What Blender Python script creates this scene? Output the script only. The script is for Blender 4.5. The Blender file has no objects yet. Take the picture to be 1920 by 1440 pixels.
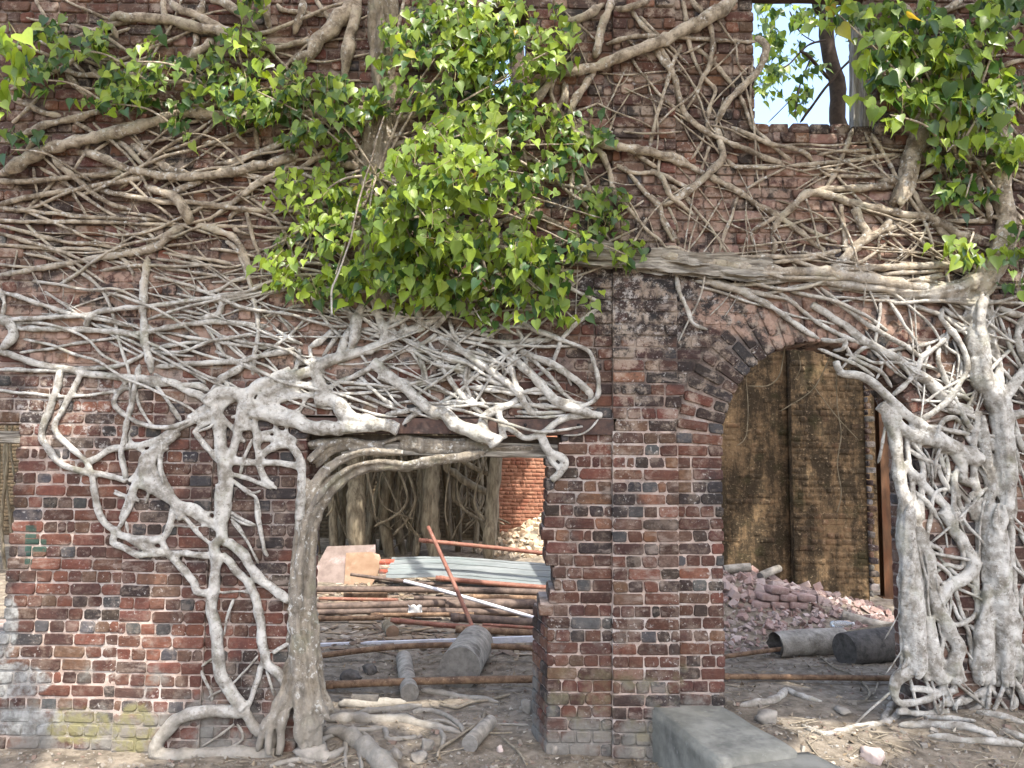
import bpy, bmesh, math, random
import numpy as np
from mathutils import Vector, Matrix, noise as mnoise

R = math.radians
rnd = random.Random(11)
scene = bpy.context.scene
COL = scene.collection

# ------------------------------------------------------------------ camera
CAM = Vector((0.0, -5.4, 2.0))
PITCH, ROLL = 5.5, 0.75
CAM_M = (Matrix.Rotation(R(90 + PITCH), 3, 'X') @ Matrix.Rotation(R(ROLL), 3, 'Z'))
FPX = 1442.0
cd = bpy.data.cameras.new('camera')
cd.sensor_width = 36.0
cd.lens = FPX / 1920 * 36.0
cd.clip_end = 2000
cam = bpy.data.objects.new('camera', cd)
cam.matrix_world = Matrix.Translation(CAM) @ CAM_M.to_4x4()
COL.objects.link(cam)
scene.camera = cam

# ------------------------------------------------------------------ sky, sun, exposure
SUN_EL, SUN_AZ = 58.0, 160.0          # azimuth measured from +Y towards +X
world = bpy.data.worlds.new('World')
scene.world = world
world.use_nodes = True
wn = world.node_tree
bg = wn.nodes['Background']
sky = wn.nodes.new('ShaderNodeTexSky')
sky.sky_type = 'NISHITA'
sky.sun_disc = False
sky.sun_elevation = R(SUN_EL)
sky.sun_rotation = R(SUN_AZ)
sky.air_density = 1.0
sky.dust_density = 4.0
sky.ozone_density = 1.0
wn.links.new(sky.outputs[0], bg.inputs[0])
bg.inputs[1].default_value = 0.15
sl = bpy.data.lights.new('sun', 'SUN')
sl.energy = 2.0
sl.angle = R(0.53)
sl.color = (1.0, 0.95, 0.86)
sun = bpy.data.objects.new('sun', sl)
SDIR = Vector((math.sin(R(SUN_AZ)) * math.cos(R(SUN_EL)), math.cos(R(SUN_AZ)) * math.cos(R(SUN_EL)), math.sin(R(SUN_EL))))
sun.rotation_euler = (SDIR).to_track_quat('Z', 'Y').to_euler()
sun.location = (4, -12, 18)
COL.objects.link(sun)
scene.view_settings.view_transform = 'Standard'
scene.view_settings.look = 'None'
scene.view_settings.gamma = 1.0
scene.view_settings.use_curve_mapping = False
scene.view_settings.exposure = 2.15
scene.render.engine = 'CYCLES'
scene.cycles.use_denoising = True
scene.cycles.max_bounces = 6
scene.cycles.diffuse_bounces = 3
scene.cycles.transparent_max_bounces = 8

# ------------------------------------------------------------------ helpers
def ray(px, py):
    return CAM_M @ Vector(((px - 960) / FPX, (720 - py) / FPX, -1.0))

def P(px, py, Y=0.0):
    d = ray(px, py)
    return CAM + d * ((Y - CAM.y) / d.y)

def PG(px, py, z=0.0):
    d = ray(px, py)
    return CAM + d * ((z - CAM.z) / d.z)

def PGG(px, py):
    z = 0.0
    for _ in range(12):
        p = PG(px, py, z)
        z = z * 0.5 + gh(p.x, p.y) * 0.5
    return PG(px, py, z)

def scale_at(p):
    d = p - CAM
    return FPX / -((CAM_M.transposed() @ d).z)         # pixels per metre there

def fb(x, y, z, o=3):
    return mnoise.fractal(Vector((x, y, z)), 0.9, 2.0, o)

def mesh_obj(name, verts, faces, mat, parent=None, smooth=True, cols=None, kind=None):
    me = bpy.data.meshes.new(name)
    me.from_pydata([tuple(v) for v in verts], [], faces)
    if mat is not None:
        me.materials.append(mat)
    if smooth == 'brick':
        me.polygons.foreach_set('use_smooth', [i % 24 >= 8 for i in range(len(me.polygons))])
    elif smooth:
        me.polygons.foreach_set('use_smooth', [True] * len(me.polygons))
    if cols is not None:
        a = me.attributes.new('Col', 'FLOAT_COLOR', 'POINT')
        a.data.foreach_set('color', np.asarray(cols, dtype=np.float32).ravel())
    me.update()
    o = bpy.data.objects.new(name, me)
    COL.objects.link(o)
    if parent is not None:
        adopt(o, parent)
    if kind:
        o['kind'] = kind
    return o

def adopt(o, parent):
    o.parent = parent
    o.matrix_parent_inverse = Matrix.Translation(-parent.location) if parent.type == 'EMPTY' else Matrix.Identity(4)

def inst(name, me, loc, parent=None, rot=None, scl=None, color=None):
    o = bpy.data.objects.new(name, me)
    o.location = loc
    if rot is not None:
        o.rotation_euler = rot
    if scl is not None:
        o.scale = scl
    if color is not None:
        o.color = color
    COL.objects.link(o)
    if parent is not None:
        adopt(o, parent)
    return o

def tag(o, label, cat, group=None, kind=None):
    o['label'] = label
    if cat:
        o['category'] = cat
    if group:
        o['group'] = group
    if kind:
        o['kind'] = kind
    return o

def thing(name, label, cat, loc=(0, 0, 0), group=None):
    o = bpy.data.objects.new(name, None)
    o.location = loc
    COL.objects.link(o)
    return tag(o, label, cat, group)

class MB:
    def __init__(s):
        s.v, s.f, s.c = [], [], []
    def add(s, verts, faces, col=None):
        b = len(s.v)
        s.v.extend(verts)
        s.f.extend([tuple(i + b for i in f) for f in faces])
        if col is not None:
            s.c.extend([col] * len(verts))
    def box(s, x0, x1, y0, y1, z0, z1, col=None, M=None):
        v = [Vector((x, y, z)) for z in (z0, z1) for y in (y0, y1) for x in (x0, x1)]
        if M is not None:
            v = [M @ p for p in v]
        s.add(v, [(0, 2, 3, 1), (4, 5, 7, 6), (0, 1, 5, 4), (2, 6, 7, 3), (0, 4, 6, 2), (1, 3, 7, 5)], col)
    def build(s, name, mat, parent=None, smooth=False, kind=None):
        return mesh_obj(name, s.v, s.f, mat, parent, smooth, s.c if s.c else None, kind)

# ---- tubes
def catmull(pts, rads, step):
    n = len(pts)
    out, ro = [], []
    for i in range(n - 1):
        p0 = pts[max(i - 1, 0)]; p1 = pts[i]; p2 = pts[i + 1]; p3 = pts[min(i + 2, n - 1)]
        L = (p2 - p1).length
        k = max(1, int(L / step + 0.5))
        for j in range(k):
            t = j / k
            t2, t3 = t * t, t * t * t
            out.append(0.5 * ((2 * p1) + (p2 - p0) * t + (2 * p0 - 5 * p1 + 4 * p2 - p3) * t2 + (3 * p1 - p0 - 3 * p2 + p3) * t3))
            ro.append(rads[i] * (1 - t) + rads[i + 1] * t)
    out.append(pts[-1]); ro.append(rads[-1])
    return out, ro

def tube(pts, rads, sides=8, lump=0.12, wob=0.25, seed=0.0, cap='taper', step=None, fray=0.05):
    rmax = max(rads)
    st = step or max(0.018, rmax * 0.9)
    c, r = catmull(pts, rads, st)
    n = len(c)
    vs, fs = [], []
    up = None
    for i in range(n):
        t = (c[min(i + 1, n - 1)] - c[max(i - 1, 0)])
        if t.length < 1e-9:
            t = Vector((0, 0, 1))
        t.normalize()
        if up is None:
            a = Vector((0, 1, 0)) if abs(t.y) < 0.9 else Vector((1, 0, 0))
            up = (a - t * a.dot(t)).normalized()
        else:
            up = up - t * up.dot(t)
            if up.length < 1e-6:
                up = t.orthogonal()
            up.normalize()
        bn = t.cross(up)
        q = c[i]
        ph = i * st
        off = Vector((mnoise.noise(Vector((ph * 9, seed, 0.3))), mnoise.noise(Vector((ph * 9, seed, 7.3))) * 0.5,
                      mnoise.noise(Vector((ph * 9, seed, 17.1))))) * (wob * r[i])
        rr = r[i] * (1 + lump * 1.6 * mnoise.noise(Vector((ph * 14, seed + 3.1, 2.2))) + lump * mnoise.noise(Vector((ph * 37, seed + 8.1, 1.2))))
        if cap == 'taper':
            e_ = min(i, n - 1 - i) * st / (rmax * 3.5)
            rr *= 0.32 + 0.68 * min(1.0, e_) ** 0.6
        for k in range(sides):
            a = 2 * math.pi * k / sides
            f = 1 + fray * 2 * mnoise.noise(Vector((math.cos(a) * 1.3 + seed, math.sin(a) * 1.3, ph * 12)))
            vs.append(q + off + (up * math.cos(a) + bn * math.sin(a)) * (rr * f))
    for i in range(n - 1):
        for k in range(sides):
            k2 = (k + 1) % sides
            fs.append((i * sides + k, i * sides + k2, (i + 1) * sides + k2, (i + 1) * sides + k))
    fs.append(tuple(range(sides - 1, -1, -1)))
    fs.append(tuple((n - 1) * sides + k for k in range(sides)))
    return vs, fs

# ------------------------------------------------------------------ materials
class NT:
    def __init__(s, name):
        s.m = bpy.data.materials.new(name)
        s.m.use_nodes = True
        s.t = s.m.node_tree
        s.n = s.t.nodes
        s.b = s.n['Principled BSDF']
        s.out = s.n['Material Output']
        s.geo = s.n.new('ShaderNodeNewGeometry')
        s.pos = s.geo.outputs['Position']
    def link(s, a, b):
        s.t.links.new(a, b)
    def setin(s, sock, v):
        if isinstance(v, bpy.types.NodeSocket):
            s.link(v, sock)
        elif isinstance(v, (tuple, list)) and len(v) == 3 and len(sock.default_value) == 4:
            sock.default_value = (*v, 1)
        else:
            sock.default_value = v
    def noise(s, scale, detail=4, rough=0.55, vec=None, dist=0.0, stretch=None):
        t = s.n.new('ShaderNodeTexNoise')
        t.inputs['Scale'].default_value = scale
        t.inputs['Detail'].default_value = detail
        t.inputs['Roughness'].default_value = rough
        t.inputs['Distortion'].default_value = dist
        v = vec or s.pos
        if stretch:
            mp = s.n.new('ShaderNodeMapping')
            mp.inputs['Scale'].default_value = stretch
            s.link(v, mp.inputs[0]); v = mp.outputs[0]
        s.link(v, t.inputs['Vector'])
        return t.outputs[0]
    def voro(s, scale, vec=None, feature='F1'):
        t = s.n.new('ShaderNodeTexVoronoi')
        t.feature = feature
        t.inputs['Scale'].default_value = scale
        s.link(vec or s.pos, t.inputs['Vector'])
        return t.outputs[0]
    def ramp(s, v, a, b, lo=0.0, hi=1.0):
        t = s.n.new('ShaderNodeMapRange')
        t.interpolation_type = 'SMOOTHSTEP'
        t.inputs[1].default_value = a; t.inputs[2].default_value = b
        t.inputs[3].default_value = lo; t.inputs[4].default_value = hi
        s.setin(t.inputs[0], v)
        return t.outputs[0]
    def math(s, op, a, b=0.0):
        t = s.n.new('ShaderNodeMath'); t.operation = op
        s.setin(t.inputs[0], a); s.setin(t.inputs[1], b)
        return t.outputs[0]
    def mix(s, f, a, b, mode='MIX'):
        t = s.n.new('ShaderNodeMix'); t.data_type = 'RGBA'; t.blend_type = mode
        s.setin(t.inputs[0], f); s.setin(t.inputs[6], a); s.setin(t.inputs[7], b)
        return t.outputs[2]
    def xyz(s):
        t = s.n.new('ShaderNodeSeparateXYZ'); s.link(s.pos, t.inputs[0])
        return t.outputs
    def attr(s, name='Col'):
        t = s.n.new('ShaderNodeAttribute'); t.attribute_name = name
        return t.outputs['Color']
    def objcol(s):
        t = s.n.new('ShaderNodeObjectInfo')
        return t.outputs['Color']
    def objrand(s):
        t = s.n.new('ShaderNodeObjectInfo')
        return t.outputs['Random']
    def bump(s, h, strength=0.5, dist=0.01, prev=None):
        t = s.n.new('ShaderNodeBump')
        t.inputs['Strength'].default_value = strength
        t.inputs['Distance'].default_value = dist
        s.link(h, t.inputs['Height'])
        if prev is not None:
            s.link(prev, t.inputs['Normal'])
        return t.outputs[0]
    def done(s, col=None, rough=None, normal=None, spec=0.3, metal=0.0):
        if col is not None:
            s.setin(s.b.inputs['Base Color'], col)
        if rough is not None:
            s.setin(s.b.inputs['Roughness'], rough)
        if normal is not None:
            s.link(normal, s.b.inputs['Normal'])
        s.b.inputs['Specular IOR Level'].default_value = spec
        s.b.inputs['Metallic'].default_value = metal
        return s.m

def blob(s, cx, cz, rx, rz, wob=0.5, nscale=6.0):
    """soft-edged patch mask on the wall face, with an irregular outline (a stain with its own shape)"""
    x, y, z = s.xyz()
    dx = s.math('DIVIDE', s.math('SUBTRACT', x, cx), rx)
    dz = s.math('DIVIDE', s.math('SUBTRACT', z, cz), rz)
    d = s.math('ADD', s.math('MULTIPLY', dx, dx), s.math('MULTIPLY', dz, dz))
    n = s.math('MULTIPLY', s.math('SUBTRACT', s.noise(nscale, 5, 0.65), 0.5), wob * 4)
    return s.ramp(s.math('ADD', d, n), 1.15, 0.75)

def rect(s, x0, x1, z0, z1):
    x, y, z = s.xyz()
    a = s.math('MULTIPLY', s.math('GREATER_THAN', x, x0), s.math('LESS_THAN', x, x1))
    b = s.math('MULTIPLY', s.math('GREATER_THAN', z, z0), s.math('LESS_THAN', z, z1))
    return s.math('MULTIPLY', a, b)

def wall_weather(s, col, amount=1.0):
    """grime, lime bloom, lichen and cement dust shared by bricks and mortar of the front wall"""
    x, y, z = s.xyz()
    # black crust: broad patches, more of it high up and over the arch
    g = s.noise(1.5, 6, 0.62)
    bias = s.ramp(z, 1.2, 3.4, 0.0, 0.03)
    crust = s.ramp(s.math('ADD', g, bias), 0.54, 0.68, 0.0, 0.75)
    a = P(1215, 545)
    crust2 = s.math('MULTIPLY', blob(s, a.x + 0.1, a.z, 0.62, 0.42, 0.5, 5.0), 0.85)
    a3 = P(1330, 640)
    crust3 = s.math('MULTIPLY', blob(s, a3.x, a3.z, 0.5, 0.38, 0.5, 5.0), 0.6)
    al = P(480, 900)
    crust4 = s.math('MULTIPLY', blob(s, al.x - 0.1, al.z, 0.42, 0.75, 0.45, 5.0), 0.55)
    cr = s.math('MAXIMUM', s.math('MAXIMUM', crust, crust2), s.math('MAXIMUM', crust3, crust4))
    cr = s.math('MULTIPLY', cr, s.ramp(s.noise(24, 4, 0.6), 0.25, 0.5, 0.55, 1.0))
    col = s.mix(cr, col, (0.018, 0.016, 0.016))
    # lime bloom: small white flecks gathered in patches
    fl = s.ramp(s.noise(46, 4, 0.62), 0.595, 0.66)
    pa = s.ramp(s.noise(3.2, 5, 0.62), 0.44, 0.60, 0.05, 1.0)
    fl2 = s.ramp(s.noise(15, 8, 0.78), 0.52, 0.60)
    a2 = P(1250, 560)
    pb = s.math('MAXIMUM', blob(s, a2.x, a2.z, 0.7, 0.35, 0.45, 4.0), blob(s, P(150, 770).x, P(150, 770).z, 0.5, 0.3, 0.4, 4.0))
    lime = s.math('MAXIMUM', s.math('MULTIPLY', fl, pa), s.math('MULTIPLY', fl2, pb))
    col = s.mix(s.math('MULTIPLY', lime, 0.6), col, (0.46, 0.43, 0.40))
    # fine mottling: soot in the pores, pale dust on the rubbed faces
    up_ = s.ramp(z, 1.6, 2.9, 0.35, 1.0)
    soot = s.math('MULTIPLY', s.ramp(s.noise(10, 8, 0.78), 0.53, 0.64, 0.0, 0.8), up_)
    col = s.mix(soot, col, (0.022, 0.019, 0.017))
    dst = s.math('MULTIPLY', s.ramp(s.noise(6.5, 8, 0.76), 0.49, 0.61, 0.0, 0.65), up_)
    col = s.mix(dst, col, s.mix(s.noise(3.0, 3), (0.25, 0.175, 0.125), (0.42, 0.36, 0.295)))
    # thin mortar wash smeared over the faces
    sm = s.math('MULTIPLY', s.ramp(s.noise(9, 7, 0.72, stretch=(0.6, 1, 1.4)), 0.52, 0.66), s.ramp(s.noise(2.1, 3), 0.40, 0.58, 0.15, 0.6))
    col = s.mix(sm, col, (0.27, 0.22, 0.185))
    # pink lime render clinging to the brick in the middle band on the left and over the arch
    pk1 = blob(s, P(380, 600).x, P(380, 600).z, 1.7, 0.42, 0.5, 3.0)
    pk2 = blob(s, P(1530, 585).x, P(1530, 585).z, 0.95, 0.24, 0.4, 4.0)
    pk3 = blob(s, P(1480, 400).x, P(1480, 400).z, 1.1, 0.45, 0.6, 3.0)
    pk = s.math('MAXIMUM', s.math('MAXIMUM', pk1, pk2), s.math('MULTIPLY', pk3, 0.8))
    pk = s.math('MULTIPLY', pk, s.ramp(s.noise(9, 6, 0.68), 0.44, 0.56, 0.0, 0.8))
    col = s.mix(pk, col, s.mix(s.noise(30, 3), (0.21, 0.12, 0.085), (0.42, 0.305, 0.24)))
    # cement splash and lichen at the foot of the wall
    lo = s.math('ADD', s.math('MULTIPLY', s.math('SUBTRACT', 0.62, z), 0.8), s.math('MULTIPLY', s.math('SUBTRACT', s.noise(3.6, 6, 0.66), 0.5), 2.6))
    dust = s.ramp(lo, 0.10, 0.62, 0.0, 0.8)
    col = s.mix(dust, col, s.mix(s.noise(40, 3), (0.13, 0.125, 0.11), (0.24, 0.23, 0.205)))
    cem = s.math('MAXIMUM', s.math('MAXIMUM', blob(s, P(28, 1278).x, P(28, 1278).z, 0.24, 0.12, 0.45, 5), blob(s, P(12, 1180).x, P(12, 1180).z, 0.08, 0.22, 0.4, 5)), blob(s, P(40, 1350).x, P(40, 1350).z, 0.3, 0.1, 0.5, 5))
    col = s.mix(s.math('MULTIPLY', cem, s.ramp(s.noise(8, 7, 0.75), 0.36, 0.56, 0.25, 0.85)), col, s.mix(s.ramp(s.noise(16, 6, 0.7), 0.35, 0.65), (0.13, 0.13, 0.12), (0.31, 0.31, 0.295)))
    lich = s.math('MAXIMUM', blob(s, P(147, 1360).x, P(147, 1360).z, 0.22, 0.13, 0.35, 6), blob(s, P(252, 1368).x, P(252, 1368).z, 0.15, 0.19, 0.35, 6))
    lich = s.math('MULTIPLY', lich, s.ramp(s.noise(9, 8, 0.76), 0.40, 0.58, 0.1, 0.85))
    col = s.mix(lich, col, (0.165, 0.15, 0.07))
    lic2 = s.math('MULTIPLY', rect(s, P(1020, 1300).x, P(1290, 1300).x, 0.12, 0.62), s.ramp(s.noise(7, 5, 0.65), 0.48, 0.66, 0.0, 0.5))
    col = s.mix(lic2, col, (0.14, 0.125, 0.07))
    return col

def brick_mat(name, src):
    s = NT(name)
    c = s.objcol() if src == 'obj' else s.attr()
    n1 = s.noise(21, 5, 0.65)
    col = s.mix(s.ramp(n1, 0.3, 0.7, 0.0, 0.55), c, s.mix(1.0, c, (0.42, 0.38, 0.38), 'MULTIPLY'))
    col = s.mix(s.ramp(s.noise(75, 4, 0.7), 0.55, 0.8, 0, 0.45), col, (0.23, 0.15, 0.125))
    col = wall_weather(s, col)
    # the green painted cross on the left
    for (a, b, c2, d) in ((47, 69, 985, 1009), (46, 88, 1011, 1034), (47, 62, 1036, 1058)):
        p, q = P(a, d), P(b, c2)
        m = s.math('MULTIPLY', rect(s, p.x, q.x, p.z, q.z), s.ramp(s.noise(30, 4), 0.3, 0.45, 0.3, 0.95))
        col = s.mix(s.math('MULTIPLY', m, 0.8), col, (0.012, 0.055, 0.042))
    h = s.math('ADD', s.math('MULTIPLY', s.noise(30, 6, 0.7), 0.7), s.math('MULTIPLY', s.noise(120, 4, 0.7), 0.3))
    return s.done(col, 0.86, s.bump(h, 0.55, 0.012), 0.25)

def mortar_mat():
    s = NT('mortar')
    x, y, z = s.xyz()
    col = s.mix(s.ramp(s.noise(12, 5, 0.6), 0.3, 0.7), (0.28, 0.205, 0.17), (0.50, 0.40, 0.345))
    col = s.mix(s.ramp(s.noise(3.1, 4), 0.45, 0.65, 0, 0.6), col, (0.42, 0.40, 0.38))
    col = s.mix(s.ramp(s.noise(7, 7, 0.74), 0.50, 0.64, 0, 0.75), col, (0.13, 0.10, 0.08))
    up = s.ramp(s.math('ADD', s.math('MULTIPLY', z, 0.25), s.noise(2.2, 4)), 0.98, 1.25, 0.0, 0.9)
    col = s.mix(up, col, (0.10, 0.072, 0.06))
    col = wall_weather(s, col)
    h = s.noise(45, 6, 0.7)
    return s.done(col, 0.95, s.bump(h, 0.7, 0.015), 0.1)

def root_mat(nm='root_bark', dusky=0.0):
    s = NT(nm)
    x, y, z = s.xyz()
    n1 = s.noise(7, 5, 0.6)
    tan = s.mix(s.ramp(s.noise(11, 6, 0.68), 0.32, 0.66), (0.13, 0.10, 0.07), (0.47, 0.395, 0.30))
    pale = s.mix(s.ramp(s.noise(10, 6, 0.68), 0.32, 0.64), (0.19, 0.17, 0.14), (0.52, 0.50, 0.46))
    f = s.math('ADD', s.ramp(z, 3.9, 2.5, 0.0, 1.0), s.math('MULTIPLY', s.math('SUBTRACT', n1, 0.5), 0.9))
    col = s.mix(s.ramp(f, 0.15, 0.8), tan, pale)
    if dusky:
        col = s.mix(dusky, col, s.mix(s.ramp(s.noise(8, 6, 0.7, stretch=(2.5, 2.5, 0.6)), 0.34, 0.66), (0.085, 0.066, 0.045), (0.27, 0.225, 0.165)))
    # crusty lichen: pale and dark specks
    sp = s.math('MULTIPLY', s.ramp(s.noise(32, 5, 0.66), 0.55, 0.63), s.ramp(s.noise(5, 4), 0.40, 0.56))
    col = s.mix(s.math('MULTIPLY', sp, 0.75), col, (0.58, 0.57, 0.53))
    dk = s.ramp(s.noise(30, 7, 0.75), 0.53, 0.68, 0, 0.75)
    col = s.mix(dk, col, (0.085, 0.066, 0.046))
    gr = s.ramp(s.noise(5.5, 3), 0.56, 0.68, 0, 0.35)
    col = s.mix(gr, col, (0.20, 0.20, 0.13))
    # dust kicked up from the earth coats the lowest roots
    d = s.ramp(s.math('ADD', z, s.math('MULTIPLY', s.noise(5, 3), 0.25)), 0.62, 0.18, 0, 0.85)
    col = s.mix(d, col, s.mix(s.noise(20, 4), (0.20, 0.178, 0.145), (0.33, 0.30, 0.255)))
    h = s.math('ADD', s.noise(42, 6, 0.7), s.math('MULTIPLY', s.noise(150, 3, 0.6), 0.3))
    return s.done(col, 0.85, s.bump(h, 0.8, 0.016), 0.2)

def leaf_mat(name, src, lo=1.0):
    s = NT(name)
    c = s.objcol() if src == 'obj' else s.attr()
    n = s.noise(60, 3)
    col = s.mix(s.ramp(n, 0.3, 0.7, 0, 0.25), c, s.mix(1.0, c, (0.6, 0.7, 0.5), 'MULTIPLY'))
    s.done(col, 0.36, None, 0.5)
    tr = s.n.new('ShaderNodeBsdfTranslucent')
    tc = s.mix(1.0, col, (1.5, 1.35, 0.6), 'MULTIPLY')
    s.link(tc, tr.inputs[0])
    mx = s.n.new('ShaderNodeMixShader')
    mx.inputs[0].default_value = 0.46
    s.link(s.b.outputs[0], mx.inputs[1]); s.link(tr.outputs[0], mx.inputs[2])
    s.link(mx.outputs[0], s.out.inputs[0])
    return s.m

def simple_mat(name, c1, c2, scale=10, rough=0.85, bump=0.4, dark=None, stretch=None, spec=0.25, metal=0.0, spots=None, bdist=0.01):
    s = NT(name)
    n = s.noise(scale, 6, 0.65, stretch=stretch)
    col = s.mix(s.ramp(n, 0.3, 0.7), c1, c2)
    if dark:
        col = s.mix(s.ramp(s.noise(scale * 0.45, 5, 0.65, stretch=stretch), 0.52, 0.68, 0, 0.8), col, dark)
    if spots:
        col = s.mix(s.ramp(s.noise(scale * 3.7, 4, 0.6), 0.62, 0.7, 0, 0.7), col, spots)
    h = s.noise(scale * 3, 6, 0.7, stretch=stretch)
    return s.done(col, rough, s.bump(h, bump, bdist), spec, metal)

M_BRICK = brick_mat('brick_single', 'obj')
M_BRICKS = brick_mat('brick_mass', 'attr')
M_MORTAR = mortar_mat()
M_ROOT = root_mat()
M_TRUNK = root_mat('trunk_bark', 0.8)
M_LEAF = leaf_mat('leaf_single', 'obj')
M_LEAVES = leaf_mat('leaf_mass', 'attr')
M_STEEL = simple_mat('rusted_steel', (0.045, 0.030, 0.026), (0.095, 0.055, 0.042), 18, 0.7, 0.35, (0.03, 0.022, 0.02), spots=(0.16, 0.09, 0.06))
M_TIMBER = simple_mat('weathered_timber', (0.17, 0.145, 0.115), (0.52, 0.475, 0.40), 9, 0.85, 1.0, (0.05, 0.038, 0.028), stretch=(0.5, 3.5, 7.0), bdist=0.02)
M_TIMBERV = simple_mat('weathered_post', (0.22, 0.20, 0.175), (0.52, 0.49, 0.44), 9, 0.85, 0.8, (0.10, 0.085, 0.07), stretch=(7.0, 3.5, 0.45), bdist=0.02)
M_STONE = simple_mat('slab_stone', (0.155, 0.153, 0.13), (0.265, 0.26, 0.225), 5, 0.85, 0.45, (0.10, 0.10, 0.09), spots=(0.27, 0.27, 0.24))
M_ROCK = simple_mat('loose_stone', (0.17, 0.155, 0.13), (0.32, 0.29, 0.25), 9, 0.9, 0.5, (0.12, 0.105, 0.09))
M_DUST = simple_mat('dusty_earth', (0.11, 0.09, 0.067), (0.275, 0.232, 0.18), 9, 0.95, 0.9, (0.075, 0.06, 0.045), spots=(0.36, 0.33, 0.28), bdist=0.02)
M_LOG = simple_mat('log_bark', (0.20, 0.18, 0.15), (0.40, 0.365, 0.31), 11, 0.9, 0.7, (0.10, 0.085, 0.066), bdist=0.02)
M_LOGDARK = simple_mat('dark_log', (0.055, 0.05, 0.045), (0.12, 0.108, 0.095), 15, 0.9, 0.7, (0.035, 0.03, 0.027))
M_SAWN = simple_mat('sawn_face', (0.14, 0.13, 0.118), (0.21, 0.197, 0.175), 22, 0.85, 0.4, (0.10, 0.09, 0.08))
M_RED = simple_mat('red_oxide_pipe', (0.16, 0.062, 0.042), (0.25, 0.115, 0.08), 10, 0.6, 0.25, (0.20, 0.12, 0.08), spots=(0.42, 0.30, 0.22))
M_RUST = simple_mat('rusty_pipe', (0.10, 0.058, 0.036), (0.24, 0.155, 0.095), 16, 0.8, 0.4, (0.075, 0.045, 0.03), spots=(0.40, 0.30, 0.2))
M_DPIPE = simple_mat('dark_pipe', (0.07, 0.05, 0.042), (0.16, 0.115, 0.09), 12, 0.65, 0.3, (0.05, 0.035, 0.03))
M_PALE = simple_mat('pale_bar', (0.46, 0.46, 0.50), (0.62, 0.61, 0.63), 12, 0.6, 0.15, (0.36, 0.34, 0.34))
M_SHEET = simple_mat('zinc_sheet', (0.12, 0.135, 0.135), (0.19, 0.205, 0.205), 3.0, 0.5, 0.12, (0.17, 0.205, 0.20), stretch=(0.6, 2, 4), spec=0.4)
M_PLY = simple_mat('plywood', (0.17, 0.105, 0.065), (0.22, 0.15, 0.10), 5, 0.85, 0.2, (0.40, 0.25, 0.19))
M_PLYP = simple_mat('pink_board', (0.13, 0.098, 0.085), (0.20, 0.158, 0.14), 5, 0.85, 0.2, (0.38, 0.28, 0.27))
M_POST = simple_mat('rust_post', (0.062, 0.032, 0.017), (0.12, 0.06, 0.03), 8, 0.75, 0.3, (0.11, 0.045, 0.02), stretch=(2, 2, 0.6))

# ------------------------------------------------------------------ the ground
def gh(x, y):
    h = 0.028 * fb(x * 1.1, y * 1.1, 0.0) + 0.012 * fb(x * 5, y * 5, 3.0)
    h += 0.10 * min(max((y - 3.4) / 4.0, 0), 1)
    if y < -0.6:
        h -= 0.02 * min((-0.6 - y), 3)
    rx = min(max((x - 1.12) / 0.5, 0), 1)
    if rx > 0:
        fy = 1.0 if -0.25 < y < 0.6 else max(0.3, 1 - (y - 0.6) * 0.28) if y >= 0.6 else max(0.0, 1 - (-0.25 - y) * 0.75)
        h += 0.25 * rx * rx * (3 - 2 * rx) * fy
    d = math.hypot((x - 3.35) / 0.75, (y + 0.05) / 0.45)
    if d < 1:
        h += 0.10 * (1 - d * d)
    # brick rubble banked against the back wall inside the arch
    if 0.6 < x < 4.9 and 2.0 < y < 5.2:
        h += heap(x, y)
    # spoil heap far back by the red wall
    d = math.hypot((x - 0.75) / 1.6, (y - 10.3) / 1.6)
    if d < 1:
        h += 0.75 * (1 - d) ** 1.2
    return h

def heap(x, y):
    a = min(max((y - 2.9) / 1.7, 0), 1)
    b = min(max((4.9 - x) / 2.3, 0), 1) * min(max((x - 0.6) / 0.8, 0), 1)
    return 0.50 * a * a * (3 - 2 * a) * b

def build_ground():
    def axis(lo, hi, step, far):
        a = list(np.arange(lo, hi + 1e-6, step))
        d, v = step, hi
        while v < far:
            d *= 1.45; v += d; a.append(v)
        d, v = step, lo
        while v > -far:
            d *= 1.45; v -= d; a.insert(0, v)
        return a
    xs, ys = axis(-4.6, 4.6, 0.075, 400), axis(-1.4, 11.6, 0.075, 400)
    vs = []
    for y in ys:
        for x in xs:
            if abs(x) < 12 and -6 < y < 20:
                vs.append((x, y, gh(x, y)))
            else:
                vs.append((x, y, -0.02))
    nx = len(xs)
    fs = [(j * nx + i, j * nx + i + 1, (j + 1) * nx + i + 1, (j + 1) * nx + i) for j in range(len(ys) - 1) for i in range(nx - 1)]
    o = mesh_obj('ground', vs, fs, M_DUST)
    tag(o, 'dusty bare earth floor strewn with debris around the ruined wall', None, kind='structure')
build_ground()

# ------------------------------------------------------------------ bricks
CH = 0.0845      # course height
BH = 0.0718      # brick height

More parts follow.
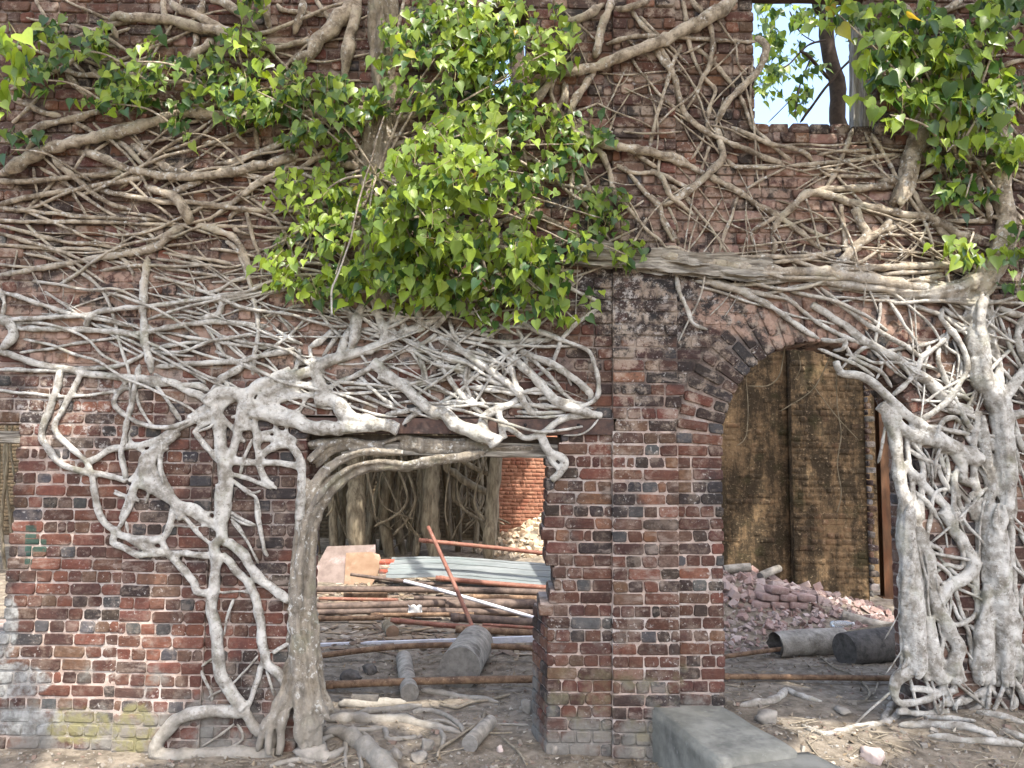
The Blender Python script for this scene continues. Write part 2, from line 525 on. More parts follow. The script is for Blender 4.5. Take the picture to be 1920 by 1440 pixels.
def brick_geo(L, H, D, rs, ch=0.007, ins=0.0052):
    j = lambda a: rs.uniform(-a, a)
    x, z = L / 2, H / 2
    c = [ch * rs.uniform(0.5, 2.2) if rs.random() > 0.10 else min(rs.uniform(0.012, 0.020), L * 0.3) for _ in range(4)]
    prof = [(-x, -z + c[0]), (-x + c[0], -z), (x - c[1], -z), (x, -z + c[1]), (x, z - c[2]), (x - c[2], z), (-x + c[3], z), (-x, z - c[3])]
    prof = [(a + j(0.004), b + j(0.003)) for a, b in prof]
    v = []
    for a, b in prof:
        f = ins * rs.uniform(0.7, 1.5)
        v.append(Vector((a - math.copysign(min(f, abs(a)), a), j(0.0022), b - math.copysign(min(f, abs(b)), b))))
    v += [Vector((a, 0.0065 + j(0.002), b)) for a, b in prof]
    v += [Vector((a, D, b)) for a, b in prof]
    v.append(Vector((j(0.02), -0.0015 + j(0.002), j(0.01))))
    f = [(24, i, (i + 1) % 8) for i in range(8)]
    f += [(i, i + 8, (i + 1) % 8 + 8, (i + 1) % 8) for i in range(8)]
    f += [(i + 8, i + 16, (i + 1) % 8 + 16, (i + 1) % 8 + 8) for i in range(8)]
    return v, f

rsb = random.Random(5)
BV = {}
for nm, L in (('s', 0.213), ('h', 0.098), ('t', 0.155), ('q', 0.05)):
    BV[nm] = [(L, *brick_geo(L, BH, 0.1, rsb)) for _ in range(10)]
BM = {}
for nm, lst in BV.items():
    BM[nm] = []
    for (L, v, f) in lst:
        me = bpy.data.meshes.new('brick')
        me.from_pydata([tuple(p) for p in v], [], f)
        me.materials.append(M_BRICK)
        me.polygons.foreach_set('use_smooth', [False] * 8 + [True] * 16)
        BM[nm].append(me)

def kind_for(L):
    return 'q' if L < 0.072 else 'h' if L < 0.128 else 't' if L < 0.185 else 's'

PAL = {
    'deep': [(0.098, 0.046, 0.034), (0.114, 0.050, 0.035), (0.082, 0.042, 0.032), (0.13, 0.058, 0.04)],
    'red': [(0.155, 0.061, 0.042), (0.18, 0.072, 0.047), (0.14, 0.06, 0.044)],
    'slate': [(0.070, 0.067, 0.068), (0.095, 0.092, 0.092), (0.06, 0.055, 0.056)],
    'dark': [(0.055, 0.038, 0.031), (0.046, 0.036, 0.032), (0.066, 0.044, 0.036)],
    'brown': [(0.125, 0.072, 0.048), (0.155, 0.085, 0.055), (0.11, 0.062, 0.046)],
    'orange': [(0.20, 0.095, 0.055), (0.22, 0.11, 0.066)],
    'pink': [(0.26, 0.15, 0.11), (0.30, 0.19, 0.145), (0.21, 0.125, 0.092)],
    'grey': [(0.20, 0.185, 0.165), (0.25, 0.235, 0.21)],
}
def pick(ws, rs):
    ks = list(ws)
    k = rs.choices(ks, [ws[q] for q in ks])[0]
    c = rs.choice(PAL[k])
    m = rs.uniform(0.6, 0.95)
    return (c[0] * m, c[1] * m * rs.uniform(0.94, 1.06), c[2] * m * rs.uniform(0.94, 1.06), 1.0)

def bcol(x, z, rs, L):
    hd = L < 0.13
    if z < 2.35 and x < -1.4:
        return pick({'deep': 6, 'red': 4.0, 'slate': 1.9 if hd else 0.3, 'dark': 1.5, 'brown': 1.5}, rs)
    if 0.1 < x < 1.55 and z < 3.2:
        w = {'deep': 5, 'red': 1.6, 'slate': 1.6 if hd else 0.4, 'dark': 3.0, 'brown': 2.2, 'orange': 0.4}
        if 1.0 < z < 2.1:
            w = {'deep': 5, 'red': 2.4, 'slate': 1.8 if hd else 0.3, 'dark': 2.2, 'brown': 3.2, 'orange': 0.9}
        return pick(w, rs)
    if z > 3.5:
        return pick({'deep': 4, 'red': 3.2, 'slate': 0.5, 'dark': 1.6, 'brown': 7, 'orange': 2, 'pink': 2.2 if x > 1.2 else 1.0}, rs)
    return pick({'deep': 4, 'red': 3, 'slate': 1, 'dark': 3, 'brown': 3, 'pink': 2.5}, rs)

# ------------------------------------------------------------------ the front wall: openings and straight joints
def zpx(py, px=960):
    return P(px, py).z
def xpx(px, py=900):
    return P(px, py).x
THK = 0.45
ARC = P(1537, 838)
AXA = (xpx(1722, 838) - xpx(1355, 838)) / 2
AXC = (xpx(1722, 838) + xpx(1355, 838)) / 2
AZC = ARC.z
AZB = zpx(640, 1522) - AZC
RING = 0.335
DOOR_L = xpx(566, 1100)
BEAM_T, BEAM_B = zpx(783, 850), zpx(815, 850)
TIMB_B = zpx(861, 900)
LW_T, LW_B = zpx(803, 20), zpx(1185, 10)
WIN = (xpx(1415, 120), xpx(1642, 120), zpx(243, 1520), zpx(-55, 1520))
MIDW = (xpx(912, 100), xpx(986, 100), zpx(180, 890), zpx(15, 890))
PIER_T = zpx(520, 1200)

rag = random.Random(3)
RAG = {}
def door_right(z):
    k = int(z / CH)
    if k not in RAG:
        RAG[k] = rag.uniform(-0.02, 0.025)
    py = 1405 - z * 264
    tab = [(1420, 1026), (1168, 1026), (1160, 1012), (1148, 1010), (1140, 1032), (1085, 1034), (1060, 1026), (1030, 1020), (960, 1016), (905, 1018), (880, 1026), (862, 1046), (840, 1050)]
    for (a, u), (b, w) in zip(tab, tab[1:]):
        if b <= py <= a:
            t = (a - py) / (a - b)
            px = u + (w - u) * t
            break
    else:
        px = 1026 if py > 1400 else 1050
    return xpx(px, 1100) + (RAG[k] if z > 0.93 else 0)

def left_edge(z):
    if LW_B < z < LW_T:
        k = int(z / CH)
        if ('l', k) not in RAG:
            RAG[('l', k)] = rag.uniform(-0.012, 0.012)
        a, b = P(34, 803), P(2, 1180)
        t = (a.z - z) / (a.z - b.z)
        return a.x + (b.x - a.x) * t + RAG[('l', k)]
    return -4.7

def arch_half(z, grow):
    a, b = AXA + grow, AZB + grow
    if z <= AZC:
        return a if grow == 0 else (AXA if z < AZC - 0.02 else a)
    t = (z - AZC) / b
    return a * math.sqrt(1 - t * t) if t < 1 else None

JL = [xpx(228, 1100), xpx(386, 1150)]
JR = [xpx(1148, 950), xpx(1271, 950)]
XR = 4.8

def segs(z):
    """solid intervals of a course: (x0, x1, y offset of the face, thing, left end open, right end open)"""
    out = []
    cuts = []                       # voids
    if z < BEAM_B:
        cuts.append((DOOR_L, door_right(z)))
    elif z < BEAM_T:
        cuts.append((xpx(556, 800), xpx(1152, 800)))
    if BEAM_B > z > TIMB_B:
        cuts[-1] = (DOOR_L, door_right(z))
    hw = arch_half(z, RING if z > AZC - 0.02 else 0.0)
    if hw:
        cuts.append((AXC - hw, AXC + hw))
    if WIN[2] < z < WIN[3]:
        cuts.append((WIN[0], WIN[1]))
    if MIDW[2] < z < MIDW[3]:
        cuts.append((MIDW[0], MIDW[1]))
    le = left_edge(z)
    xs = [(le, 'o' if le > -4.6 else 'j')]
    joints = []
    if z < 2.45:
        joints += JL
    joints += JR
    ev = [(le, XR)]
    for c in sorted(cuts):
        nv = []
        for (a, b) in ev:
            if c[1] <= a or c[0] >= b:
                nv.append((a, b)); continue
            if c[0] > a + 0.03:
                nv.append((a, c[0]))
            if c[1] < b - 0.03:
                nv.append((c[1], b))
        ev = nv
    for (a, b) in ev:
        pts = [a] + [j for j in joints if a + 0.06 < j < b - 0.06] + [b]
        for i in range(len(pts) - 1):
            p, q = pts[i], pts[i + 1]
            m = (p + q) / 2
            yo = 0.0
            if JR[0] <= m <= JR[1]:
                yo = -0.035
            elif z < 2.45 and JL[0] <= m <= JL[1]:
                yo = -0.022
            th = 'pier' if (door_right(min(z, 2.0)) - 0.1 < m < AXC and z < PIER_T and m > -0.05) else 'wall'
            if th == 'pier' and m < JR[0] and z > BEAM_T:
                th = 'wall'
            out.append((p, q, yo, th, i == 0 and p > -4.6, i == len(pts) - 2 and q < XR - 0.1))
    return out

def fill(x0, x1, stretcher, rs, k):
    L = x1 - x0
    J = 0.0055
    out = []
    x = x0
    first = True
    while x < x1 - 0.02:
        if stretcher:
            w = rs.choice((0.213, 0.213, 0.218, 0.208))
            if first and rs.random() < 0.35:
                w = 0.155
        else:
            w = rs.choice((0.098, 0.102, 0.095, 0.098))
            if (first and rs.random() < 0.3) or rs.random() < 0.07:
                w = 0.052
        if rs.random() < 0.07:
            w = 0.098 if stretcher else 0.213
        w *= rs.uniform(0.95, 1.05)
        rem = x1 - x - w
        if rem < 0.055:
            w = x1 - x
            if w > 0.25:
                w2 = w * rs.uniform(0.42, 0.58)
                out.append((x, x + w2 - J)); x = x + w2; w = x1 - x
        out.append((x, min(x + w, x1)))
        x += w + J
        first = False
    return out

T_WALL = thing('brick_wall', 'weathered red brick wall of the ruin, laced with pale roots', 'wall', (-2.4, 0.2, 0))
T_PIER = thing('brick_pier', 'dark brick pier with pale mortar standing between the doorway and the arch', 'pier', (xpx(1200, 1300), 0.2, 0))
T_ARCH = thing('brick_arch', 'round brick arch of radial bricks over the opening beside the pier', 'arch', (AXC, 0.2, AZC))
THINGS = {'wall': T_WALL, 'pier': T_PIER}

cand = {'wall': [], 'pier': []}
mass = {'wall': MB(), 'pier': MB()}
core = {'wall': MB(), 'pier': MB()}
rsw = random.Random(21)
NCOURSE = int(6.5 / CH)
SPA = Vector((xpx(1026, 1290), 0.0, 0))
SPB = Vector((P(997, 1290, 0.42).x, 0.42, 0))
for k in range(-1, NCOURSE):
    z = (k + 0.5) * CH
    st = (k % 2 == 0)
    for (a, b, yo, th, lo, ro) in segs(z):
        core[th].box(a + (0.012 if lo else 0), b - (0.012 if ro else 0), yo + 0.0105 + (0.008 if z > 3.4 else 0), THK, k * CH, (k + 1) * CH)
        if z > 5.75:
            continue
        wavy = 0.006 * mnoise.noise(Vector((a * 0.8, 0, z)))
        for (p, q) in fill(a, b, st, rsw, k):
            if q - p < 0.02:
                continue
            if z > 2.5 and rsw.random() < 0.012:
                continue                       # a lost brick
            cx = (p + q) / 2
            zz = z + 0.016 * mnoise.noise(Vector((cx * 0.7, 4.0, z * 0.6))) + rsw.uniform(-0.0015, 0.0015)
            yy = yo + rsw.uniform(-0.004, 0.005) + 0.008 * mnoise.noise(Vector((cx * 1.3, 9, z * 1.3)))
            if z > 2.6:
                yy += rsw.uniform(-0.005, 0.006)
            kd = kind_for(q - p)
            vi = rsw.randrange(10)
            col = bcol(cx, z, rsw, q - p)
            cand[th].append((cx, yy, zz, (q - p) - rsw.uniform(0, 0.005), kd, vi, col, rsw.uniform(-0.012, 0.012), z))
        # bricks returning into the reveal of an opening
        for (flag, xe, sg) in ((lo, a, -1), (ro, b, 1)):
            if not flag:
                continue
            if th == 'pier' and sg < 0 and z < 0.92:
                continue
            for (y0, y1) in ((0.108, 0.222), (0.234, 0.44)) if st else ((0.108, 0.215), (0.226, 0.33), (0.341, 0.44)):
                v, f = brick_geo(y1 - y0, BH, 0.09, rsw)
                M = Matrix.Translation((xe, (y0 + y1) / 2, z)) @ Matrix.Rotation(R(90) * (-1 if sg < 0 else 1), 4, 'Z')
                mass[th].add([M @ p for p in v], f, bcol(xe, z, rsw, y1 - y0))
    # splayed foot of the pier
    if 0 <= z < 0.92:
        dv = (SPA - SPB)
        ln = dv.length
        ang = math.atan2(dv.y, dv.x)
        core['pier'].add([Vector((SPA.x + 0.012, 0.02, k * CH)), Vector((SPB.x + 0.014, THK, k * CH)), Vector((SPA.x + 0.02, THK, k * CH)),
                          Vector((SPA.x + 0.012, 0.02, (k + 1) * CH)), Vector((SPB.x + 0.014, THK, (k + 1) * CH)), Vector((SPA.x + 0.02, THK, (k + 1) * CH))],
                         [(0, 3, 4, 1), (3, 5, 4), (1, 4, 5, 2), (0, 1, 2)])
        for (p, q) in fill(0.0, ln, st, rsw, k):
            m = SPB + dv.normalized() * (ln - (p + q) / 2)
            v, f = brick_geo(q - p, BH, 0.08, rsw)
            M = Matrix.Translation((m.x, m.y, z)) @ Matrix.Rotation(ang, 4, 'Z')
            mass['pier'].add([M @ t for t in v], f, bcol(0.5, z, rsw, q - p))

def size_rank(c, th):
    cx, yy, zz, L, *_ = c
    if th == 'wall':
        vis = cx > -3.75 and cx < xpx(410, 1100) and zz < 2.45
        return (0 if vis else 1, zz if vis else zz)
    return (0, abs(zz - 1.6))
for th in ('wall', 'pier'):
    lst = sorted(cand[th], key=lambda c: size_rank(c, th))
    for n, (cx, yy, zz, L, kd, vi, col, rot, z) in enumerate(lst):
        L0, v, f = BV[kd][vi]
        if n < 298:
            inst('brick', BM[kd][vi], (cx, yy, zz), THINGS[th], (0, rot * 0.6, 0), (L / L0, 1, 1), col)
        else:
            M = Matrix.Translation((cx, yy, zz)) @ Matrix.Rotation(rot * 0.6, 4, 'Y') @ Matrix.Diagonal((L / L0, 1, 1, 1))
            mass[th].add([M @ p for p in v], f, col)
    mass[th].build('bricks', M_BRICKS, THINGS[th], 'brick', 'stuff')
    core[th].build('mortar', M_MORTAR, THINGS[th], False)

# ------------------------------------------------------------------ the arch ring
rsa = random.Random(8)
def ell(t, g):
    return Vector((AXC - (AXA + g) * math.cos(t), 0, AZC + (AZB + g) * math.sin(t)))
N = 60
mb = MB()
for i in range(N):
    t0, t1 = math.pi * i / N, math.pi * (i + 1) / N
    q = []
    for (t, g, y) in ((t0, 0.012, .014), (t1, 0.012, .014), (t1, RING + .03, .014), (t0, RING + .03, .014), (t0, 0.012, THK), (t1, 0.012, THK), (t1, RING + .03, THK), (t0, RING + .03, THK)):
        p = ell(t, g); q.append(Vector((p.x, y, p.z)))
    mb.add(q, [(0, 1, 2, 3), (7, 6, 5, 4), (0, 4, 5, 1), (3, 2, 6, 7)])
mb.build('mortar', M_MORTAR, T_ARCH)
# arc-length stepping at mid ring
ts, acc = [], 0.0
prev = ell(0, 0.05)
step = 0.0795
nn = 4000
nxt = step * 0.5
for i in range(1, nn + 1):
    p = ell(math.pi * i / nn, 0.05)
    acc += (p - prev).length
    prev = p
    if acc >= nxt:
        ts.append(math.pi * i / nn); nxt += step
soff = MB()
for i, t in enumerate(ts):
    p = ell(t, 0)
    nrm = Vector((-math.cos(t) / AXA, 0, math.sin(t) / AZB)).normalized()
    ang = math.atan2(nrm.z, nrm.x)
    lay = [(0.0, 0.10), (0.112, 0.325)] if i % 2 else [(0.0, 0.208), (0.22, 0.325)]
    for (r0, r1) in lay:
        L = r1 - r0
        c = p + nrm * ((r0 + r1) / 2)
        kd = kind_for(L)
        vi = rsa.randrange(10)
        col = pick({'deep': 5, 'red': 1.5, 'slate': 1.2, 'dark': 5, 'brown': 1.5} if t < 1.5 else {'deep': 3, 'red': 2, 'slate': 1, 'dark': 2, 'pink': 4, 'brown': 2}, rsa)
        inst('brick', BM[kd][vi], (c.x, rsa.uniform(-0.006, 0.004), c.z), T_ARCH, (0, -ang + rsa.uniform(-.02, .02), 0), (L / BV[kd][vi][0], 1, rsa.uniform(0.93, 1.0)), col)
    # soffit bricks seen from below
    for (y0, y1) in ((0.105, 0.32), (0.33, 0.44)):
        v, f = brick_geo(y1 - y0, 0.066, 0.09, rsa)
        M = Matrix.Translation((p.x, (y0 + y1) / 2, p.z)) @ Matrix.Rotation(-ang, 4, 'Y') @ Matrix.Rotation(R(-90), 4, 'Z')
        soff.add([M @ q for q in v], f, pick({'deep': 4, 'dark': 3, 'brown': 4}, rsa))
soff.build('soffit_bricks', M_BRICKS, T_ARCH, True, 'stuff')

# ------------------------------------------------------------------ lintels, beams and posts of the front wall
def plank(name, a, b, h, d, mat, seed=0, rough=0.004, parent=None, seg=28, rows=5, wob=0.0):
    """beam from a to b (points on its front top edge centre line), height h, depth d going back"""
    vs, fs = [], []
    ax = (b - a)
    L = ax.length
    ax.normalize()
    up = Vector((0, 0, 1)); up = (up - ax * up.dot(ax)).normalized()
    back = ax.cross(up) * -1
    if back.y < 0:
        back = -back
    prof = []
    for i in range(rows):
        prof.append((0, h / 2 - h * i / (rows - 1)))
    for i in range(1, rows):
        prof.append((d * i / (rows - 1), -h / 2))
    for i in range(1, rows):
        prof.append((d, -h / 2 + h * i / (rows - 1)))
    for i in range(1, rows - 1):
        prof.append((d - d * i / (rows - 1), h / 2))
    n = len(prof)
    for s in range(seg + 1):
        t = s / seg
        for (pd, pu) in prof:
            q = a + ax * (L * t) + up * pu + back * pd
            e = rough * fb(t * L * 3 + seed, pu * 40, pd * 40 + seed, 4) * 2
            q = q - back * e * (1 if pd < d * 0.5 else -1) + up * (e * 0.7 * (1 if pu > 0 else -1)) + up * wob * fb(t * 2 + seed, 0, 0)
            if s in (0, seg):
                q = q + ax * (rough * 4 * fb(pu * 30, pd * 30, seed)) * (1 if s else -1)
            vs.append(q)
    for s in range(seg):
        for i in range(n):
            j = (i + 1) % n
            fs.append((s * n + i, s * n + j, (s + 1) * n + j, (s + 1) * n + i))
    fs.append(tuple(range(n - 1, -1, -1)))
    fs.append(tuple(seg * n + i for i in range(n)))
    return mesh_obj(name, vs, fs, mat, parent, False)

lt = thing('steel_lintel', 'dark rusted steel beam spanning the doorway under the root web', 'lintel', P(855, 800, 0.1))
hh = BEAM_T - BEAM_B
plank('beam', P(560, 797, -0.018), P(1151, 801, -0.018), hh - 0.012, 0.20, M_STEEL, 1.0, 0.0015, lt)
for px in (760, 885, 985, 1085):
    q = P(px, 797, -0.021)
    vv, ff = tube([q, q + Vector((0, 0.012, 0))], [0.012, 0.012], 10, 0, 0, 0, 'flat', 0.01, 0)
    mesh_obj('bolt_hole', vv, ff, simple_mat('hole_black', (0.012, 0.01, 0.01), (0.02, 0.016, 0.015), 10) if px == 760 else bpy.data.materials['hole_black'], lt)  # solid black disc, its colour stands in for the dark inside the hole
tl = plank('timber_lintel', P(640, 838, 0.05), P(1046, 846, 0.05), 0.095, 0.26, M_TIMBER, 3.0, 0.007)
tag(tl, 'split grey timber lintel just under the steel beam of the doorway', 'lintel')
fillb = MB()
fillb.box(DOOR_L, xpx(1055, 830), 0.10, THK, TIMB_B + 0.09, BEAM_B - 0.004)
fb_o = fillb.build('gap_fill', simple_mat('gap_shade', (0.05, 0.04, 0.032), (0.11, 0.085, 0.065), 20), lt)  # added dark filler, its colour stands in for shade in the lintel gap
wb = plank('timber_beam', P(1066, 471, -0.09), P(1440, 507, -0.07), 0.15, 0.16, M_TIMBER, 7.0, 0.028, None, 80, 9, 0.012)
tag(wb, 'bleached split timber beam set in the wall above the brick pier', 'beam')
q = P(1216, 468, -0.092)
vv, ff = tube([q, q + Vector((0, 0.02, 0))], [0.021, 0.021], 12, 0.05, 0, 0, 'flat', 0.01, 0.1)
mesh_obj('knot_hole', vv, ff, bpy.data.materials['hole_black'], wb)  # black plug paints the darkness of the knot's hollow
lw = plank('timber_lintel', P(-120, 818, 0.06), P(38, 819, 0.06), 0.085, 0.2, M_TIMBER, 9.0, 0.004)
tag(lw, 'short grey timber end over the opening at the left edge', 'lintel')

# window post: three upright weathered boards
wp = thing('window_post', 'grey weathered timber post at the side of the upper window', 'post', P(1622, 250, 0.15))
for i, (x0, x1, yy) in enumerate(((1600, 1619, 0.20), (1617, 1636, 0.15), (1634, 1652, 0.17))):
    a, b = P((x0 + x1) / 2, 247, yy), P((x0 + x1) / 2 + 2, -30, yy)
    w = (x1 - x0) / 250
    vs, fs = [], []
    nseg = 26
    for s in range(nseg + 1):
        t = s / nseg
        c = a.lerp(b, t)
        for (dx, dy) in ((-w / 2, 0), (-w / 4, -0.004), (0, 0.003), (w / 4, -0.003), (w / 2, 0), (w / 2, .08), (-w / 2, .08)):
            e = 0.006 * fb(dx * 60 + i * 7, t * 6, i, 4)
            vs.append(c + Vector((dx + e, dy + e, 0)))
    for s in range(nseg):
        for q in range(7):
            r = (q + 1) % 7
            fs.append((s * 7 + q, s * 7 + r, (s + 1) * 7 + r, (s + 1) * 7 + q))
    fs.append(tuple(range(7)))
    mesh_obj('board', vs, fs, M_TIMBERV, wp, False)
hd = plank('timber_lintel', P(1405, -38, 0.03), P(1660, -34, 0.03), 0.12, 0.2, M_STEEL, 5.0, 0.003)
tag(hd, 'dark timber head across the top of the upper window', 'lintel')
# sill course of the window: bricks on edge, uneven
sillm = MB()
x = WIN[0] - 0.02
rs = random.Random(4)
while x < WIN[1]:
    w = rs.uniform(0.09, 0.2)
    v, f = brick_geo(w, BH, 0.3, rs)
    zt = WIN[2] + rs.uniform(-0.012, 0.01) + 0.012
    o = mesh_obj('sill_brick', [p for p in v], f, M_BRICK, T_WALL)
    o.location = (x + w / 2, rs.uniform(0, .02), zt); o.color = pick({'brown': 4, 'dark': 3, 'deep': 2, 'orange': 1}, rs)
    x += w + 0.012

# ------------------------------------------------------------------ the strangler figs: roots traced over the wall
for o_ in (T_WALL, T_PIER, T_ARCH, lt, tl, wb, lw, wp, hd):
    o_['kind'] = 'thing'
CROPS = {'A': (0, 0, .36458), 'B': (600, 0, .36458), 'C': (1220, 0, .36458), 'D': (0, 450, .36458), 'E': (600, 450, .36458), 'F': (1220, 450, .36458),
         'G': (0, 915, .36458), 'H': (520, 830, .3125), 'I': (920, 915, .3645), 'J': (1320, 950, .3403), 'K': (460, 1200, .3125), 'L': (200, 680, .3467), 'M': (560, 600, .4724)}
